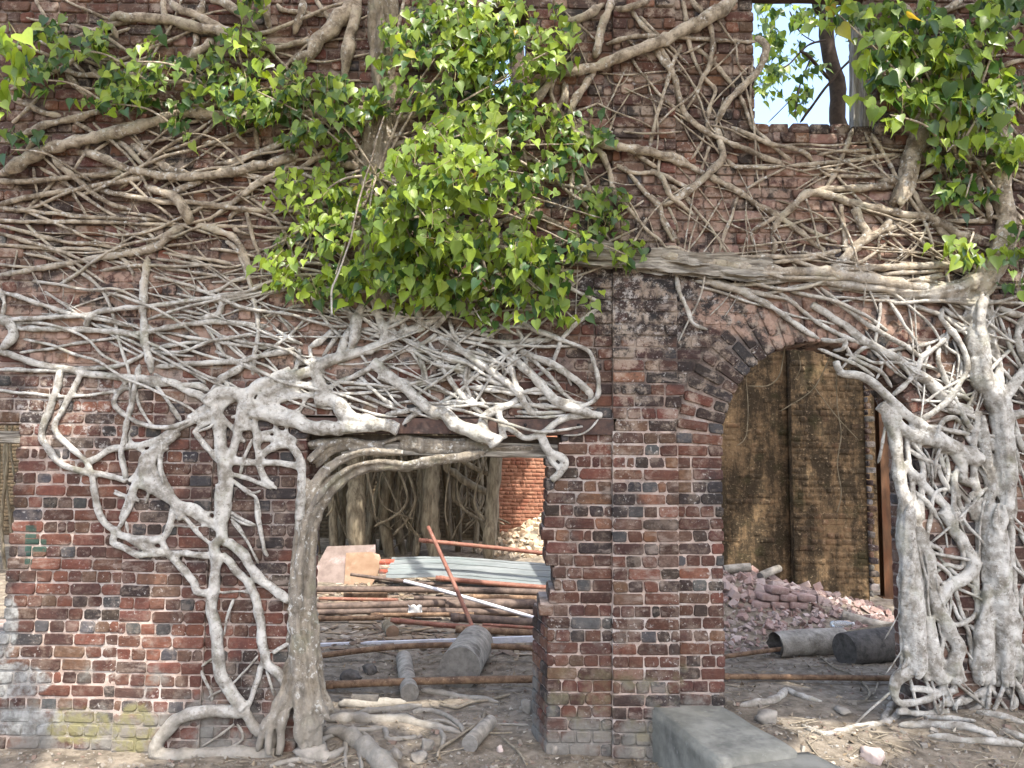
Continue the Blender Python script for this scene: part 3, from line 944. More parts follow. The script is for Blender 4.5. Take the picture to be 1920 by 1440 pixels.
# crop, flag (- lies on the wall, n fused network, t trunk, g on the ground), start and end width, points
ROOTS = """
A - 70 44 0,905 60,870 150,810 300,750 460,715 600,680 750,640 880,595 1000,580 1130,590 1300,590 1500,590 1700,580
A - 45 30 30,735 150,680 250,640 380,610 480,580 560,560
A - 28 34 0,480 100,520 220,575 330,600
A - 45 62 570,110 600,80 680,90 800,95 900,105 980,130 1060,150 1160,165 1250,200 1350,250
A - 24 36 330,240 400,195 480,165 570,130 700,105
A - 42 48 870,0 930,50 1020,80 1100,130 1200,170
A - 42 36 1050,-20 1030,60 1000,110
A - 50 46 1070,-20 1180,30 1260,90 1330,170
A - 100 70 1860,0 1780,60 1700,140 1640,210 1600,270 1480,330
A - 70 60 1840,-20 1830,100 1800,200 1780,300 1770,420
A - 45 38 1560,-10 1550,60 1530,130 1515,180
A - 36 40 1380,-10 1370,80 1390,160
A - 24 32 1430,20 1450,50 1550,65 1700,80 1770,75
A - 25 20 1620,-10 1690,100 1720,200
A - 34 30 840,-10 850,100 870,190
A - 20 18 180,-10 230,80 310,180
A - 14 16 310,-10 420,40 560,100
A - 14 16 130,90 220,110 360,130
A - 16 20 160,160 320,190 480,225 600,240
A - 34 34 600,220 590,170 575,110
A - 35 30 1000,160 1010,220 990,260
A - 44 46 960,330 1000,280 1060,240 1090,200
A - 30 30 800,350 900,330 960,320
A - 20 22 900,320 1000,340 1100,360 1200,370
A - 28 30 80,375 150,360 300,355 420,385 550,380 680,385 780,350
A - 28 26 460,340 510,400 560,460
A - 34 36 340,380 390,440 450,495
A - 30 26 690,405 640,470 560,560
A - 24 22 940,350 1000,420
A - 26 30 590,710 650,760 720,830 780,880
A - 40 46 680,740 740,790 830,845 900,880 1000,905
A - 44 48 400,780 500,800 600,840 680,875 800,895 900,910 1050,900 1200,880 1330,850 1450,830 1540,790
A - 18 16 460,740 430,800 390,860 370,890
A - 18 16 560,730 500,770 450,800
A - 36 22 270,810 320,860 380,910 450,970 520,1020 600,1060 680,1080
A - 28 24 -20,930 100,935 220,925 330,915 450,905 560,895 660,880
A - 18 16 170,860 180,930 195,1000
A - 30 26 -20,1055 100,1025 230,1000 330,985 450,965 560,945 700,920 780,910
A - 26 24 790,850 800,920 790,950
A - 40 62 740,945 800,980 880,1000 930,1050 960,1100 980,1150
A - 40 36 880,1000 960,960 1050,930
A - 52 30 980,1150 900,1190 850,1230 820,1260 740,1290 600,1310 480,1330 380,1350 200,1380 -20,1420
A - 42 32 1000,1160 1100,1185 1200,1220 1250,1290 1290,1430
A - 22 20 -20,1068 150,1085 300,1100 420,1115 560,1120 700,1125 850,1135
A - 22 20 -20,1135 200,1140 400,1140 600,1145 800,1155 920,1160
A - 24 22 -20,1155 120,1190 250,1225 380,1250 500,1255 640,1290
A - 22 18 -20,1195 120,1235 240,1270 330,1300 430,1340 500,1380
A - 22 22 -20,1258 150,1270 300,1280 450,1280 600,1300
A - 15 14 -20,1358 100,1370 250,1380
A - 18 16 200,1030 260,1070 350,1100 480,1120
A - 12 12 370,1000 420,1060 440,1100
A - 26 28 480,970 620,1000 740,1020 850,1040 1000,1040 1200,1070 1400,1090
A - 30 34 980,1040 1080,1060 1180,1050 1250,1000 1330,940 1450,880 1530,820
A - 20 18 1060,950 1110,1000 1170,1030
A - 30 38 1090,850 1200,830 1290,800 1400,760 1500,700 1580,640
A - 22 16 1130,600 1080,660 1000,720 940,750 870,770 835,785
A - 18 18 700,740 800,725 900,705
A - 26 28 1040,735 1130,740 1220,740
A - 20 18 1200,640 1230,700 1290,750
A - 24 24 1310,650 1320,720 1330,780
A - 20 14 1180,770 1130,810 1090,850
A - 26 28 1480,780 1560,700 1640,640 1720,600
A - 15 14 1270,880 1290,960 1300,1030
A - 22 22 1260,1080 1280,1140 1300,1220 1330,1310 1350,1420
A - 28 26 1180,1140 1200,1100 1260,1080 1340,1100
A - 26 22 1180,1150 1230,1190 1290,1210
A - 20 18 1000,1150 1100,1160 1250,1165 1400,1170 1600,1175 1750,1180
A - 25 24 1400,1210 1500,1240 1600,1280
A - 30 26 1160,1240 1220,1280 1270,1350 1290,1400
A - 20 20 830,1300 960,1320 1100,1340 1200,1360
A - 18 16 800,1330 950,1350 1090,1370
A - 25 22 610,1310 660,1360 690,1420
A - 15 14 560,1340 650,1360 700,1385
A - 20 22 720,1220 760,1200 800,1240 830,1290
A - 14 12 820,1270 980,1250 1150,1220
A - 20 18 1200,1040 1120,1100 1050,1140
A - 44 38 140,770 180,720 230,690
A - 40 40 110,860 140,800 160,770
A - 30 34 1330,250 1450,240 1560,210 1660,190
A - 28 30 1100,360 1250,420 1380,470 1500,520
A - 24 26 700,520 850,545 1000,540 1150,545
A - 26 24 1500,520 1420,590 1340,650
A - 22 20 60,640 130,570 200,500
A - 18 18 120,1140 160,1060 220,1000 300,900
A - 14 14 60,1420 80,1330 90,1280
A - 16 16 640,1320 640,1240 600,1180
A - 18 16 120,1300 260,1330 360,1360
A - 26 24 1600,900 1500,960 1420,1010 1350,1060
A - 30 30 1700,760 1600,830 1500,900
B t 170 150 290,-40 300,80 310,150 325,300 330,480 300,700 280,900 260,1100 260,1250 300,1400 320,1500 330,1580
B t 70 60 390,-40 370,60 350,180 340,300
B - 60 92 1220,380 1300,370 1400,350 1450,330 1540,290 1650,250 1760,215 1850,165 1930,125 2030,70 2140,-10
B - 55 50 1490,-20 1490,50 1460,120 1435,200 1420,270 1410,300
B - 50 46 1420,340 1370,430 1320,500 1290,560 1275,640
B - 46 50 1250,110 1330,95 1400,60 1460,20
B - 40 38 1500,50 1580,40 1640,25 1700,-10
B - 54 62 1220,385 1150,460 1100,530 1050,620 1000,720
B - 25 24 1200,400 1190,480 1220,550 1260,600
B - 40 40 1260,420 1250,500 1220,560 1170,640
B - 25 24 1270,430 1270,500 1260,570
B - 62 50 1275,600 1290,660 1350,700 1430,730 1540,755 1650,775 1740,790 1850,820 1920,870
B - 42 34 1380,740 1440,790 1480,850 1500,950 1520,1040
B - 30 34 1470,230 1560,200 1690,185 1800,185 1920,190
B - 30 32 1590,50 1660,130 1720,190 1760,260 1800,340 1830,440 1860,560
B - 22 20 1640,80 1740,180 1830,270 1900,340
B - 26 28 1860,230 1820,320 1790,400 1760,510 1720,640 1690,760
B - 16 14 1600,300 1650,370 1700,430 1750,490
B - 18 16 1300,600 1380,660 1420,690 1500,680 1540,740
B - 26 28 1500,830 1560,870 1640,890 1740,890 1820,930 1920,980
B - 24 26 1750,790 1740,880 1770,940 1840,980 1920,1040
B - 26 34 1560,850 1620,930 1690,1010 1740,1060 1760,1120 1800,1180 1850,1260
B - 30 26 1740,1060 1800,1040 1870,1010 1920,960
B - 22 22 1500,950 1550,1030 1620,1110 1690,1190 1760,1250 1830,1380
B - 25 24 1300,870 1290,960 1290,1090
B - 34 34 1300,940 1400,980 1500,1020
B - 15 14 1300,1030 1380,1025 1450,1010
B - 30 28 1620,790 1700,840 1740,870
B - 22 20 970,480 1050,500 1110,510
B - 34 36 860,700 930,760 970,840 1010,880
B - 8 8 1470,370 1490,420 1540,440 1580,400 1600,340
B - 10 8 1560,450 1650,490 1750,530 1830,570
B - 14 14 1220,20 1290,90 1370,160 1420,210
B - 25 26 600,620 680,610 760,640 860,660
B - 40 36 330,640 450,600 560,560 680,540
B - 40 34 330,760 480,720 620,690 760,700 880,740
B - 50 44 300,900 200,860 100,850 0,860
B - 44 40 320,600 200,560 80,570 -60,600
B - 40 36 320,1080 200,1060 80,1040 -40,1060
B - 40 36 330,1100 460,1120 600,1110 720,1140 860,1160
B - 34 32 860,1160 1000,1120 1100,1100 1200,1140 1280,1180
B - 30 30 1010,880 1060,960 1090,1040 1110,1110
C - 28 28 160,-10 180,90 195,200 215,290 260,380 320,440 330,480 300,560 290,640 310,700
C - 40 22 200,-10 260,60 310,140 320,240 300,340 270,400 240,470 180,570
C - 30 26 0,190 100,190 250,200 400,210 540,215
C - 50 46 540,190 590,230 590,290 560,350 510,410 450,470 400,520 360,580 330,640
C - 36 34 0,210 60,310 110,370 140,460 170,570 210,620 290,680 350,710 450,750 560,800 690,855
C - 24 24 690,855 600,860 500,860 440,860 390,820
C - 26 34 690,855 800,850 900,835 1050,825 1150,810 1290,800
C - 44 46 330,640 360,740 375,800 330,860 260,930 160,1000 60,1060
C - 42 36 0,800 100,820 180,850 290,900 400,960 480,1000 560,1060 640,1100 720,1160 800,1220 900,1290
C - 30 28 440,460 480,540 520,640 560,690 640,760 740,840
C - 28 26 410,650 500,690 620,740 720,760 800,790 830,830
C - 22 22 850,800 950,780 1060,775 1150,770
C - 34 30 1040,660 1010,740 980,820 940,910 890,980
C - 22 22 1100,680 1140,770 1180,860 1190,910
C - 28 28 1135,685 1180,760 1220,830 1260,900
C - 25 25 940,905 1050,905 1150,905 1250,920
C t 80 130 1140,380 1230,420 1310,480 1370,560 1400,640 1370,730 1330,830 1310,920 1280,1000 1240,1050
C t 60 60 1400,-20 1395,100 1370,200 1360,330 1360,460
C - 40 30 1420,650 1470,610
C - 30 26 1470,540 1460,620 1430,680
C - 40 36 1360,940 1430,890 1500,840
C - 28 26 1440,880 1540,875 1640,880
C - 40 42 1340,950 1370,1030 1420,1110 1480,1170 1550,1240 1590,1260
C - 44 60 620,1210 650,1150 700,1090 760,1030 820,990 900,1000 1000,1030 1100,1060 1200,1080 1300,1100 1420,1115 1500,1160 1600,1210 1720,1230
C - 40 50 820,990 950,970 1080,965 1190,960 1280,945
C - 60 64 1160,930 1230,930 1270,950
C - 36 32 620,1210 640,1260 620,1320
C - 25 25 510,1200 560,1160 640,1120 700,1090
C - 22 20 510,1200 550,1290
C n 60 60 1050,1070 1080,1150 1110,1200 1080,1250
C n 35 40 980,1050 990,1150 1000,1230 1000,1290
C n 50 70 1230,1130 1180,1190 1110,1230 1050,1270 980,1340 930,1390
C n 36 40 1420,1120 1300,1150 1200,1190 1110,1240
C n 40 36 1080,1270 1040,1300 1050,1360
C - 30 28 980,1290 850,1310 700,1320 560,1320 400,1330
C - 28 26 950,1310 820,1330 680,1345 540,1350
C - 18 16 1180,1340 1180,1220 1300,1210 1400,1200 1500,1195
C - 25 24 740,1140 850,1200 960,1250
C - 24 22 450,1010 420,1100 380,1200 350,1300
C - 20 18 170,1010 240,1090 300,1160 350,1230 390,1300
C - 35 32 0,870 60,910 80,960 100,1010 170,1060 230,1110
C - 18 18 480,980 560,930 640,890 700,860
C - 10 10 740,980 820,930 890,880
C - 20 20 850,830 880,880 940,910
C - 30 26 0,1000 50,1060 60,1140 100,1210 130,1250
C - 20 18 90,1060 130,1150 140,1200
C t 95 120 1820,640 1815,780 1810,900 1800,980 1820,1080 1830,1150 1800,1250 1770,1340 1720,1440
C - 45 40 1680,900 1700,1000 1740,1080 1740,1150
C - 30 28 1500,1140 1620,1135 1740,1140
C - 18 18 1370,970 1500,990 1600,990
C - 18 16 1390,1020 1500,1020 1600,1030
C - 50 46 1280,20 1340,80 1350,130
C - 40 36 1600,90 1600,230 1620,330
C - 45 44 1440,80 1540,40 1600,-10
C - 50 46 1600,240 1680,220 1780,170 1900,120
C - 26 24 1760,350 1830,330 1890,315 1960,300
C - 30 28 1870,880 1940,940
C - 30 28 1880,1000 1940,1070
C - 30 30 220,240 300,300 390,400 440,460
C - 14 12 330,80 400,180 440,240 450,330 500,380
C - 18 18 0,440 60,500 130,560 200,610
C - 18 16 200,830 260,740 290,640
C - 22 20 260,880 290,790 310,710
C - 18 16 160,280 230,250 290,220
C - 26 26 1500,840 1560,760 1600,690 1660,640
C - 34 30 1640,880 1640,780 1660,680 1650,560
C - 30 28 1700,700 1780,640 1850,560 1920,500
C - 26 26 1560,520 1650,470 1740,440 1850,430
C - 24 24 1440,300 1500,380 1560,460 1620,540
C - 22 22 1700,480 1720,580 1760,680 1800,760
C - 30 28 1920,700 1870,780 1840,860
C - 20 20 1840,380 1870,460 1910,540
D - 38 44 770,70 745,180 735,300 740,420 750,520 770,620 780,690
D - 24 22 -20,255 120,300 240,340 350,375 480,400 600,425 720,450
D - 26 24 -20,412 140,405 300,395 440,385 560,360 700,345 850,330 950,315 1070,300 1200,290 1450,270
D - 32 28 60,455 200,455 400,460 560,470 700,480 820,460 960,435 1100,420 1250,430 1400,450
D - 30 28 440,470 450,410 480,385 560,350
D - 60 46 -20,390 50,430 70,490 30,540 -20,580
D - 20 18 60,440 130,430
D n 42 50 -20,570 80,600 200,640 330,660 420,680 560,700 690,710 800,720 900,740 1000,790 1080,830
D - 24 22 -20,665 150,670 300,670 450,660 600,650 700,610 780,560 860,545 960,530 1080,515
D - 18 18 100,580 250,560 400,530 550,510 690,490
D n 44 40 310,680 300,740 280,800 250,880 215,990 250,1070 300,1140 380,1180 480,1200 580,1215 650,1240
D n 38 36 420,680 410,700 380,770 330,860 280,950 300,1000 370,1070 440,1140 470,1200 490,1310 510,1400 530,1440
D n 25 24 -20,770 100,785 250,800 380,805 520,790 650,765 750,750 870,745
D n 40 50 440,1140 500,1120 560,1080 650,1060 740,1050 820,1020 900,970 1000,930 1090,890
D - 28 28 720,640 700,730 680,830 650,950 640,1030 620,1090 640,1190 650,1240
D - 26 26 660,740 600,800 590,850 650,900 740,950 850,965 950,940 1050,900
D - 18 18 700,770 720,860 770,940 800,970
D - 24 24 790,730 850,810 900,880 940,940
D - 28 34 800,650 950,640 1100,630 1250,620 1330,600 1480,570 1530,550
D - 42 36 1100,760 1150,710 1230,660 1290,620
D - 30 34 790,690 850,720 920,750 1020,750 1080,780
D - 26 26 1230,60 1270,170 1300,290 1325,400 1325,500 1310,600 1300,700
D - 20 18 780,185 880,210 1000,240 1040,260
D - 22 20 1040,270 1120,260 1200,210 1290,190
D - 36 30 1080,290 1140,320 1120,380 1050,400 1020,410
D - 15 14 1090,290 1050,360
D - 22 20 1060,440 1100,510 1140,570 1170,610
D - 16 14 780,570 900,590 1000,600
D - 20 18 790,580 950,570 1080,520 1200,500 1320,480
D n 90 90 1060,850 1130,790 1200,790 1270,830 1310,880
D n 66 66 1110,860 1120,960 1140,1040 1145,1100 1150,1200 1140,1300 1130,1440
D n 50 44 1245,890 1230,980 1200,1060 1180,1150 1175,1300 1160,1440
D n 84 70 1270,790 1250,900 1240,960
D n 34 36 1010,1000 1060,1060 1110,1120 1145,1150
D n 30 30 1090,890 1030,950 1000,1000
D n 32 26 1130,890 1180,950 1230,1010 1260,1040
D n 42 36 860,1060 800,1100 780,1180 760,1260
D n 50 40 920,990 850,1040 800,1070 740,1130 720,1220 680,1290 650,1360 630,1440
D n 56 54 740,1130 740,1200 790,1260 870,1310 920,1360 990,1400
D - 22 20 830,1070 820,1160 840,1240 880,1290
D n 46 52 720,1260 800,1290 870,1330 900,1370 930,1440
D n 36 32 930,1360 1010,1370 1070,1420
D n 90 96 1290,870 1400,900 1500,930 1600,960 1700,970 1800,960 1920,950
D n 70 60 1280,800 1340,740 1450,700 1550,690 1640,650 1700,620 1800,590 1920,560
D n 46 44 1250,800 1330,770 1390,790 1430,760 1500,740 1580,750 1640,770
D n 84 76 1640,630 1640,700 1650,760 1700,800 1760,850 1800,920 1810,960
D n 40 38 1390,830 1500,810 1600,800 1690,810 1780,830
D n 46 44 1330,800 1390,850 1450,870 1520,900 1560,920
D n 30 30 1540,560 1540,600 1520,660 1520,700
D n 30 30 1590,540 1600,600 1620,640
D n 24 22 1540,880 1570,820 1600,790
D n 44 34 1310,930 1320,1040 1330,1130 1350,1210 1400,1270
D n 44 60 1340,1110 1400,1070 1450,1050 1500,1060 1530,1100 1550,1170 1550,1300 1540,1440
D n 36 42 1210,1130 1330,1145 1450,1150 1540,1170
D n 40 36 1340,1030 1400,1020 1460,1040 1520,1040
D n 30 30 1420,960 1430,1000 1480,1020 1510,1040
D - 18 16 1300,1030 1260,1110 1240,1200
D n 24 26 1200,1210 1300,1240 1400,1280
D - 20 18 1200,1240 1280,1300 1320,1330 1340,1440
D - 60 60 1850,340 1830,440 1820,520 1800,580
D - 26 24 1760,450 1700,540 1660,600
D - 34 34 1740,450 1640,520 1590,550
D - 20 22 1330,400 1420,380 1500,350 1580,330
D - 18 18 1400,450 1480,500 1560,540
D - 20 18 1340,600 1420,540 1500,480 1580,400
D - 16 16 1250,430 1350,470 1450,510 1530,530
D - 18 18 860,480 980,500 1100,520 1240,540 1400,560
D - 16 14 1400,360 1460,420 1520,500
D - 26 24 0,250 20,320 10,400
D - 14 14 560,520 640,560 720,600
D - 18 18 950,660 1000,690 1060,740
D - 22 22 1150,700 1180,760 1200,800
D - 16 14 1010,990 1080,960 1100,930
D - 20 18 820,140 960,160 1080,180 1180,190
D - 20 18 900,340 980,370 1060,385
D - 18 18 1180,330 1240,350 1310,360 1420,370
E n 64 44 -40,650 100,600 220,570 330,530 430,480 530,440 640,370 720,300
E n 36 30 0,780 100,730 200,690 320,620 430,570 530,530 600,480
E n 96 80 -20,820 60,820 100,870 150,920 230,930 320,950 400,980
E n 60 100 270,620 340,690 400,740 450,770 520,840 580,880 650,900 700,940 760,970 830,1000 880,1030 900,1060
E n 60 54 300,690 370,720 430,750
E n 74 40 900,1060 840,980 850,910 900,870 970,850 1020,810
E - 28 30 470,510 540,560 600,620 650,690 700,770 750,820 800,870 850,900
E - 24 24 560,540 640,680 720,790 780,850
E - 34 36 600,500 700,560 800,620 900,690 990,760 1050,830 1100,910
E - 25 24 640,470 760,500 880,520 960,530 1050,520 1200,510
E - 25 26 920,530 960,600 990,690 1020,800 1080,880 1130,910
E - 44 52 960,580 1040,650 1100,700 1160,770 1210,820 1290,860 1380,890 1440,905
E - 36 40 1000,560 1100,600 1200,640 1270,690 1340,740 1390,790 1380,830
E - 26 26 1010,400 1100,460 1200,500 1290,530 1380,570 1410,640 1430,740 1420,810 1360,850 1250,855 1100,850
E n 56 50 1140,1020 1180,1090 1230,1110 1260,1150 1230,1200 1190,1240
E n 36 34 1150,1040 1190,1140 1230,1170
E n 44 40 1450,905 1380,900 1280,910 1200,950 1130,1000 1060,1020 1000,990 950,950
E n 48 44 920,890 930,960 950,1020
E n 32 30 940,930 1010,990 1050,1020
E - 22 22 1200,640 1220,570 1250,500 1330,420 1450,340
E - 22 22 1450,330 1380,290 1290,250 1220,180
E - 20 20 740,800 760,700 780,610
E - 16 16 940,560 940,640 945,700
E - 30 32 510,580 530,650 540,750
E - 28 26 380,760 500,740 600,720 660,715
E - 28 28 700,700 820,710 900,730 1000,770
E - 25 25 760,760 880,770 1000,790 1110,770 1200,770
E - 15 14 1060,650 1070,600 1100,580
E - 30 28 330,900 420,880 520,870
E - 25 24 850,870 1000,850 1120,850 1200,870
E - 22 22 1000,880 1150,890 1280,880
E - 25 24 1120,820 1200,810 1280,830 1380,850
E - 12 10 1440,910 1390,970 1340,1000 1250,1005
E - 25 24 420,960 480,900 540,880
E n 50 60 220,330 200,380 170,440 130,520 100,600
E n 60 70 280,280 300,400 330,470 330,530
E n 50 56 360,300 420,430 440,500
E n 50 54 470,300 510,420 530,470
E n 40 40 130,320 160,400 190,450
E n 44 44 400,330 370,420 380,480
E - 30 28 580,460 640,400 700,330
E - 20 20 720,380 800,370 900,320
E - 30 28 600,320 680,340 740,380
E - 20 20 1010,450 1040,510 1000,560
E - 25 22 660,400 690,480 720,540
E - 24 24 700,450 820,480 900,500
E - 22 20 450,540 520,600 600,640 700,660 800,690
E - 20 20 560,600 660,610 760,640 860,700 960,740
E - 18 18 800,560 870,600 940,650 1010,720
E - 18 18 640,560 740,570 840,590 940,640
E - 22 20 200,700 260,760 330,820 400,860
E - 18 18 120,760 220,760 320,790 420,810
E - 18 18 230,640 330,690 450,730 560,800 620,830
E - 24 22 1040,560 1120,640 1180,700 1230,760 1260,800
E - 26 26 620,840 720,830 830,850 930,890
E - 20 20 540,750 640,780 720,810
H t 100 60 175,420 230,270 330,150 460,80 600,60 760,70
E t 60 50 -60,1050 60,1030 180,1030 300,1045 420,1010 540,1030 700,1040 900,1050
E t 90 60 -40,1150 40,1080 140,1050 250,1080 340,1100
E t 60 40 400,1050 560,1075 740,1080 900,1075 1100,1065
G n 66 90 1130,-20 1130,100 1130,200 1135,260 1110,300 1110,420 1100,520 1090,620 1110,720 1120,850 1140,980 1190,1060 1250,1140
G n 44 44 1165,-20 1155,100 1155,200 1160,300
G n 80 110 1260,1140 1190,1150 1080,1150 970,1170 880,1220 820,1290 800,1360 900,1395 1050,1395 1250,1385 1420,1390
G n 70 64 1170,270 1250,340 1300,420 1370,490 1440,550 1490,570
G n 56 76 1140,340 1220,430 1290,510 1320,600 1340,700 1360,820 1370,900 1420,940 1470,1000 1480,1080 1430,1160
G n 42 36 1370,850 1340,930 1320,1000 1290,1090 1270,1140
G n 36 34 1400,850 1460,810 1510,790
H t 200 66 185,1830 172,1700 160,1560 150,1400 145,1200 145,1000 150,820 158,680 175,540 210,425 280,305 380,200 500,140 640,122 780,130 920,100 1080,80 1250,60
G t 60 60 1570,-60 1545,200 1530,330 1530,560 1510,680
G t 60 190 1510,680 1510,780 1530,850 1510,930 1500,1020 1450,1130 1410,1230 1390,1350
G t 90 120 1590,560 1600,700 1610,880 1620,1000 1640,1100 1690,1190
G n 46 52 480,-10 500,80 530,170 590,220 640,250 720,260 800,270 850,240 870,190 900,100
G n 48 48 590,230 580,280 640,310 720,340 800,340 900,335 1000,345 1090,350
G n 54 52 640,250 720,290 800,320 870,340 920,390 960,440 1000,490 1010,530 1060,545 1090,540
G n 40 40 830,270 870,340
G n 30 28 900,100 960,160 1010,220 1060,270 1090,290
G - 16 16 880,195 990,200
G n 46 44 900,60 990,120 1060,160 1110,180
G n 28 28 940,80 1000,150 1090,200
G - 20 18 650,170 660,230
G n 36 34 700,-10 660,120 600,220
G - 20 18 1200,570 1170,660 1150,760
G n 26 24 1140,540 1250,530 1310,540
G - 20 18 1180,140 1250,180 1310,195
G - 28 26 1320,30 1320,120 1340,220 1360,320 1380,350
G - 18 16 1190,170 1260,260 1310,350 1330,390
G - 16 14 1330,860 1260,940 1190,1010 1100,1060 1070,1085
G - 22 20 1030,930 1060,1000 1090,1060 1090,1100
G - 18 16 1100,870 1030,920
G - 18 16 1210,1210 1130,1270 1040,1330
G - 20 16 1210,1200 1250,1280 1190,1330 1110,1340
G n 64 80 1260,1140 1310,1230 1400,1270
G - 22 18 1370,930 1390,1000 1410,1070
G - 30 28 1490,660 1490,720 1530,780 1520,900 1500,940
G - 16 14 590,10 650,40 690,60
F - 44 30 240,190 360,230 460,260 540,300 640,360 720,420 800,470 870,510
F - 28 26 340,210 500,260 620,290 740,310
F - 24 26 590,220 700,300 800,380 900,450 1000,500 1100,540
F n 40 64 830,330 940,400 1030,460 1100,520 1200,570 1280,620 1350,680 1430,730 1500,790 1560,850 1650,890
F - 26 28 870,240 940,300 1030,370 1110,430 1210,490 1330,560 1400,610
F - 60 64 20,70 100,90 250,110 400,130 550,150 700,160 850,165 1000,180 1150,200 1300,230 1450,260 1600,290
F - 44 46 200,150 400,170 600,190 800,200 1000,230 1200,250 1400,280 1550,300
F - 38 42 500,150 700,160 1000,150 1200,140 1350,135 1500,130 1640,160
F - 38 44 900,240 1100,245 1250,240 1400,210 1500,180
F - 44 42 30,30 150,60 280,90 400,130 480,170 560,210
F t 120 170 1850,-20 1810,80 1760,150 1720,210 1690,280
F t 150 56 1710,215 1640,235 1560,260 1450,270 1350,270 1250,260
F t 130 104 1690,280 1670,400 1680,500 1690,600 1700,700 1740,780 1780,840 1800,920 1810,1050 1830,1200 1830,1350 1840,1440
F t 52 54 1740,310 1750,450 1770,560 1790,660 1790,760 1800,820
F - 40 40 1770,340 1840,370 1930,390
F t 66 66 1940,640 1880,720 1830,790 1800,860
F - 40 40 1930,380 1890,480 1900,560 1930,640
F t 60 56 1820,910 1930,880
F - 44 40 1850,920 1900,1030 1940,1110
F t 60 70 1690,900 1700,960 1720,1050 1730,1150 1750,1250 1730,1350 1720,1440
F n 40 66 950,620 970,680 1050,690 1130,730 1200,790 1260,850 1330,910 1400,960 1480,1010
F n 96 90 1450,1010 1560,1070 1640,1110 1700,1140
F n 64 50 1560,1080 1600,1150 1610,1230 1660,1250
F n 70 74 1180,850 1230,900 1280,950 1340,1000 1440,1030
F n 66 76 1215,900 1250,1020 1270,1120 1290,1250 1310,1380 1320,1460
F - 32 36 1500,350 1490,400 1530,440 1600,540 1630,660 1580,750 1520,830 1450,890 1370,930
F - 30 28 1560,460 1480,540 1400,600 1360,690 1290,760 1240,800
F - 22 22 970,670 1040,600 1110,550 1200,570 1320,550 1440,530 1540,470
F - 18 18 1180,280 1180,380 1160,480 1150,570
F - 20 20 1200,270 1250,350 1300,430 1350,500 1390,580
F - 22 22 1220,280 1340,330 1480,380 1580,430 1680,490
F - 30 28 1480,540 1480,620 1510,700 1540,760 1580,850 1620,930 1670,990
F - 22 22 1340,640 1450,660 1550,720 1600,780 1660,860
F - 20 20 1000,590 1080,600 1150,630 1250,630 1350,640 1450,650
F - 28 28 1370,970 1470,960 1540,980 1650,1000
F - 28 28 1460,1100 1470,1020 1500,940 1560,910 1610,960
F - 30 28 1300,1060 1400,1120 1470,1160 1500,1230 1560,1310
F n 45 50 1300,1150 1380,1230 1450,1310 1550,1400 1600,1450
F - 30 30 1340,1280 1420,1350 1480,1440
F - 30 28 1760,1280 1700,1340 1660,1300 1610,1390
F - 22 22 1440,1440 1450,1340 1480,1290 1540,1280
F - 26 20 130,170 150,270 190,360 220,430 290,460
F - 30 28 870,510 940,520 1000,520 990,560 940,570
F - 26 24 1000,540 1040,600 1130,650 1200,690 1240,760
F - 22 20 860,560 960,600 1060,640 1150,700
F - 18 14 1210,950 1190,1060 1170,1150
F - 20 18 1780,370 1830,500 1870,600
F - 26 26 1640,300 1640,420 1600,460 1540,460
F - 24 24 1500,340 1560,390 1640,400
F - 24 22 1540,460 1580,520 1640,580
F - 30 28 1500,870 1560,880 1640,900 1690,930
F - 24 24 1440,760 1520,780 1600,800 1680,850
F - 26 24 1290,980 1360,1060 1420,1140 1440,1230
F - 34 34 1600,1140 1560,1220 1580,1320 1610,1440
F - 22 22 1500,1060 1530,1150 1520,1250 1500,1330
F - 26 26 1880,1240 1920,1300
F - 22 20 1270,560 1300,640 1350,720 1420,790
F - 18 18 1160,560 1190,640 1160,720
F - 22 22 1430,520 1420,600 1400,680
F - 22 20 1560,560 1600,640 1590,720 1560,800
F - 24 22 1860,960 1880,1080 1900,1200
J t 150 150 1610,-20 1600,100 1610,250 1620,400 1630,520 1660,620 1660,750 1670,900 1690,990
J t 100 120 1560,420 1550,540 1540,680 1540,800 1540,900 1550,980
J t 110 150 1110,-20 1110,150 1130,300 1140,450 1150,600 1160,750 1170,870 1130,930
J n 90 50 1130,900 1060,960 1045,1040
J n 70 96 1170,100 1220,230 1250,370 1270,480 1290,580 1350,680 1400,780 1380,880 1400,960
J n 70 80 1310,20 1380,120 1450,230 1490,310 1450,380 1380,420 1330,470 1300,520
J n 80 90 1240,600 1250,720 1260,820 1290,920 1320,960
J - 28 26 1260,0 1230,180 1300,240 1300,300
J - 28 26 1270,380 1330,320 1420,330 1420,240
J - 36 26 1480,380 1490,480 1490,520
J - 24 24 1360,500 1400,600 1460,690 1470,780
J - 28 26 1330,580 1380,650 1470,620 1500,570
J n 46 44 1045,1030 1070,1080 1160,1080 1250,1060 1320,1000 1320,930
J n 40 40 1140,1000 1240,1010 1320,1020 1400,1010
J n 42 42 1320,1080 1440,1070 1540,1020 1600,990
J n 34 34 1250,1170 1280,1110 1340,1050 1400,960
J n 40 40 1470,1200 1510,1110 1570,1020
J n 44 40 1660,1000 1720,1080 1690,1210
J - 30 28 1380,1140 1390,1090 1430,1040
J n 40 40 1060,1130 1200,1140 1350,1130
J - 26 24 1550,1050 1590,1130 1660,1190
J - 60 56 1700,960 1760,1040 1800,1100
J - 50 50 1720,720 1763,850 1800,930
J - 30 30 1640,880 1600,800 1690,690
J - 30 28 1763,420 1740,520 1763,620
J - 34 30 1740,100 1763,180 1800,250
J - 30 28 1730,560 1763,700
J g 46 42 1070,1205 1200,1200 1330,1200 1480,1220 1600,1260 1620,1280
J g 42 44 1230,1260 1400,1280 1550,1290 1763,1310
J g 40 38 980,1190 1030,1100 1050,1080
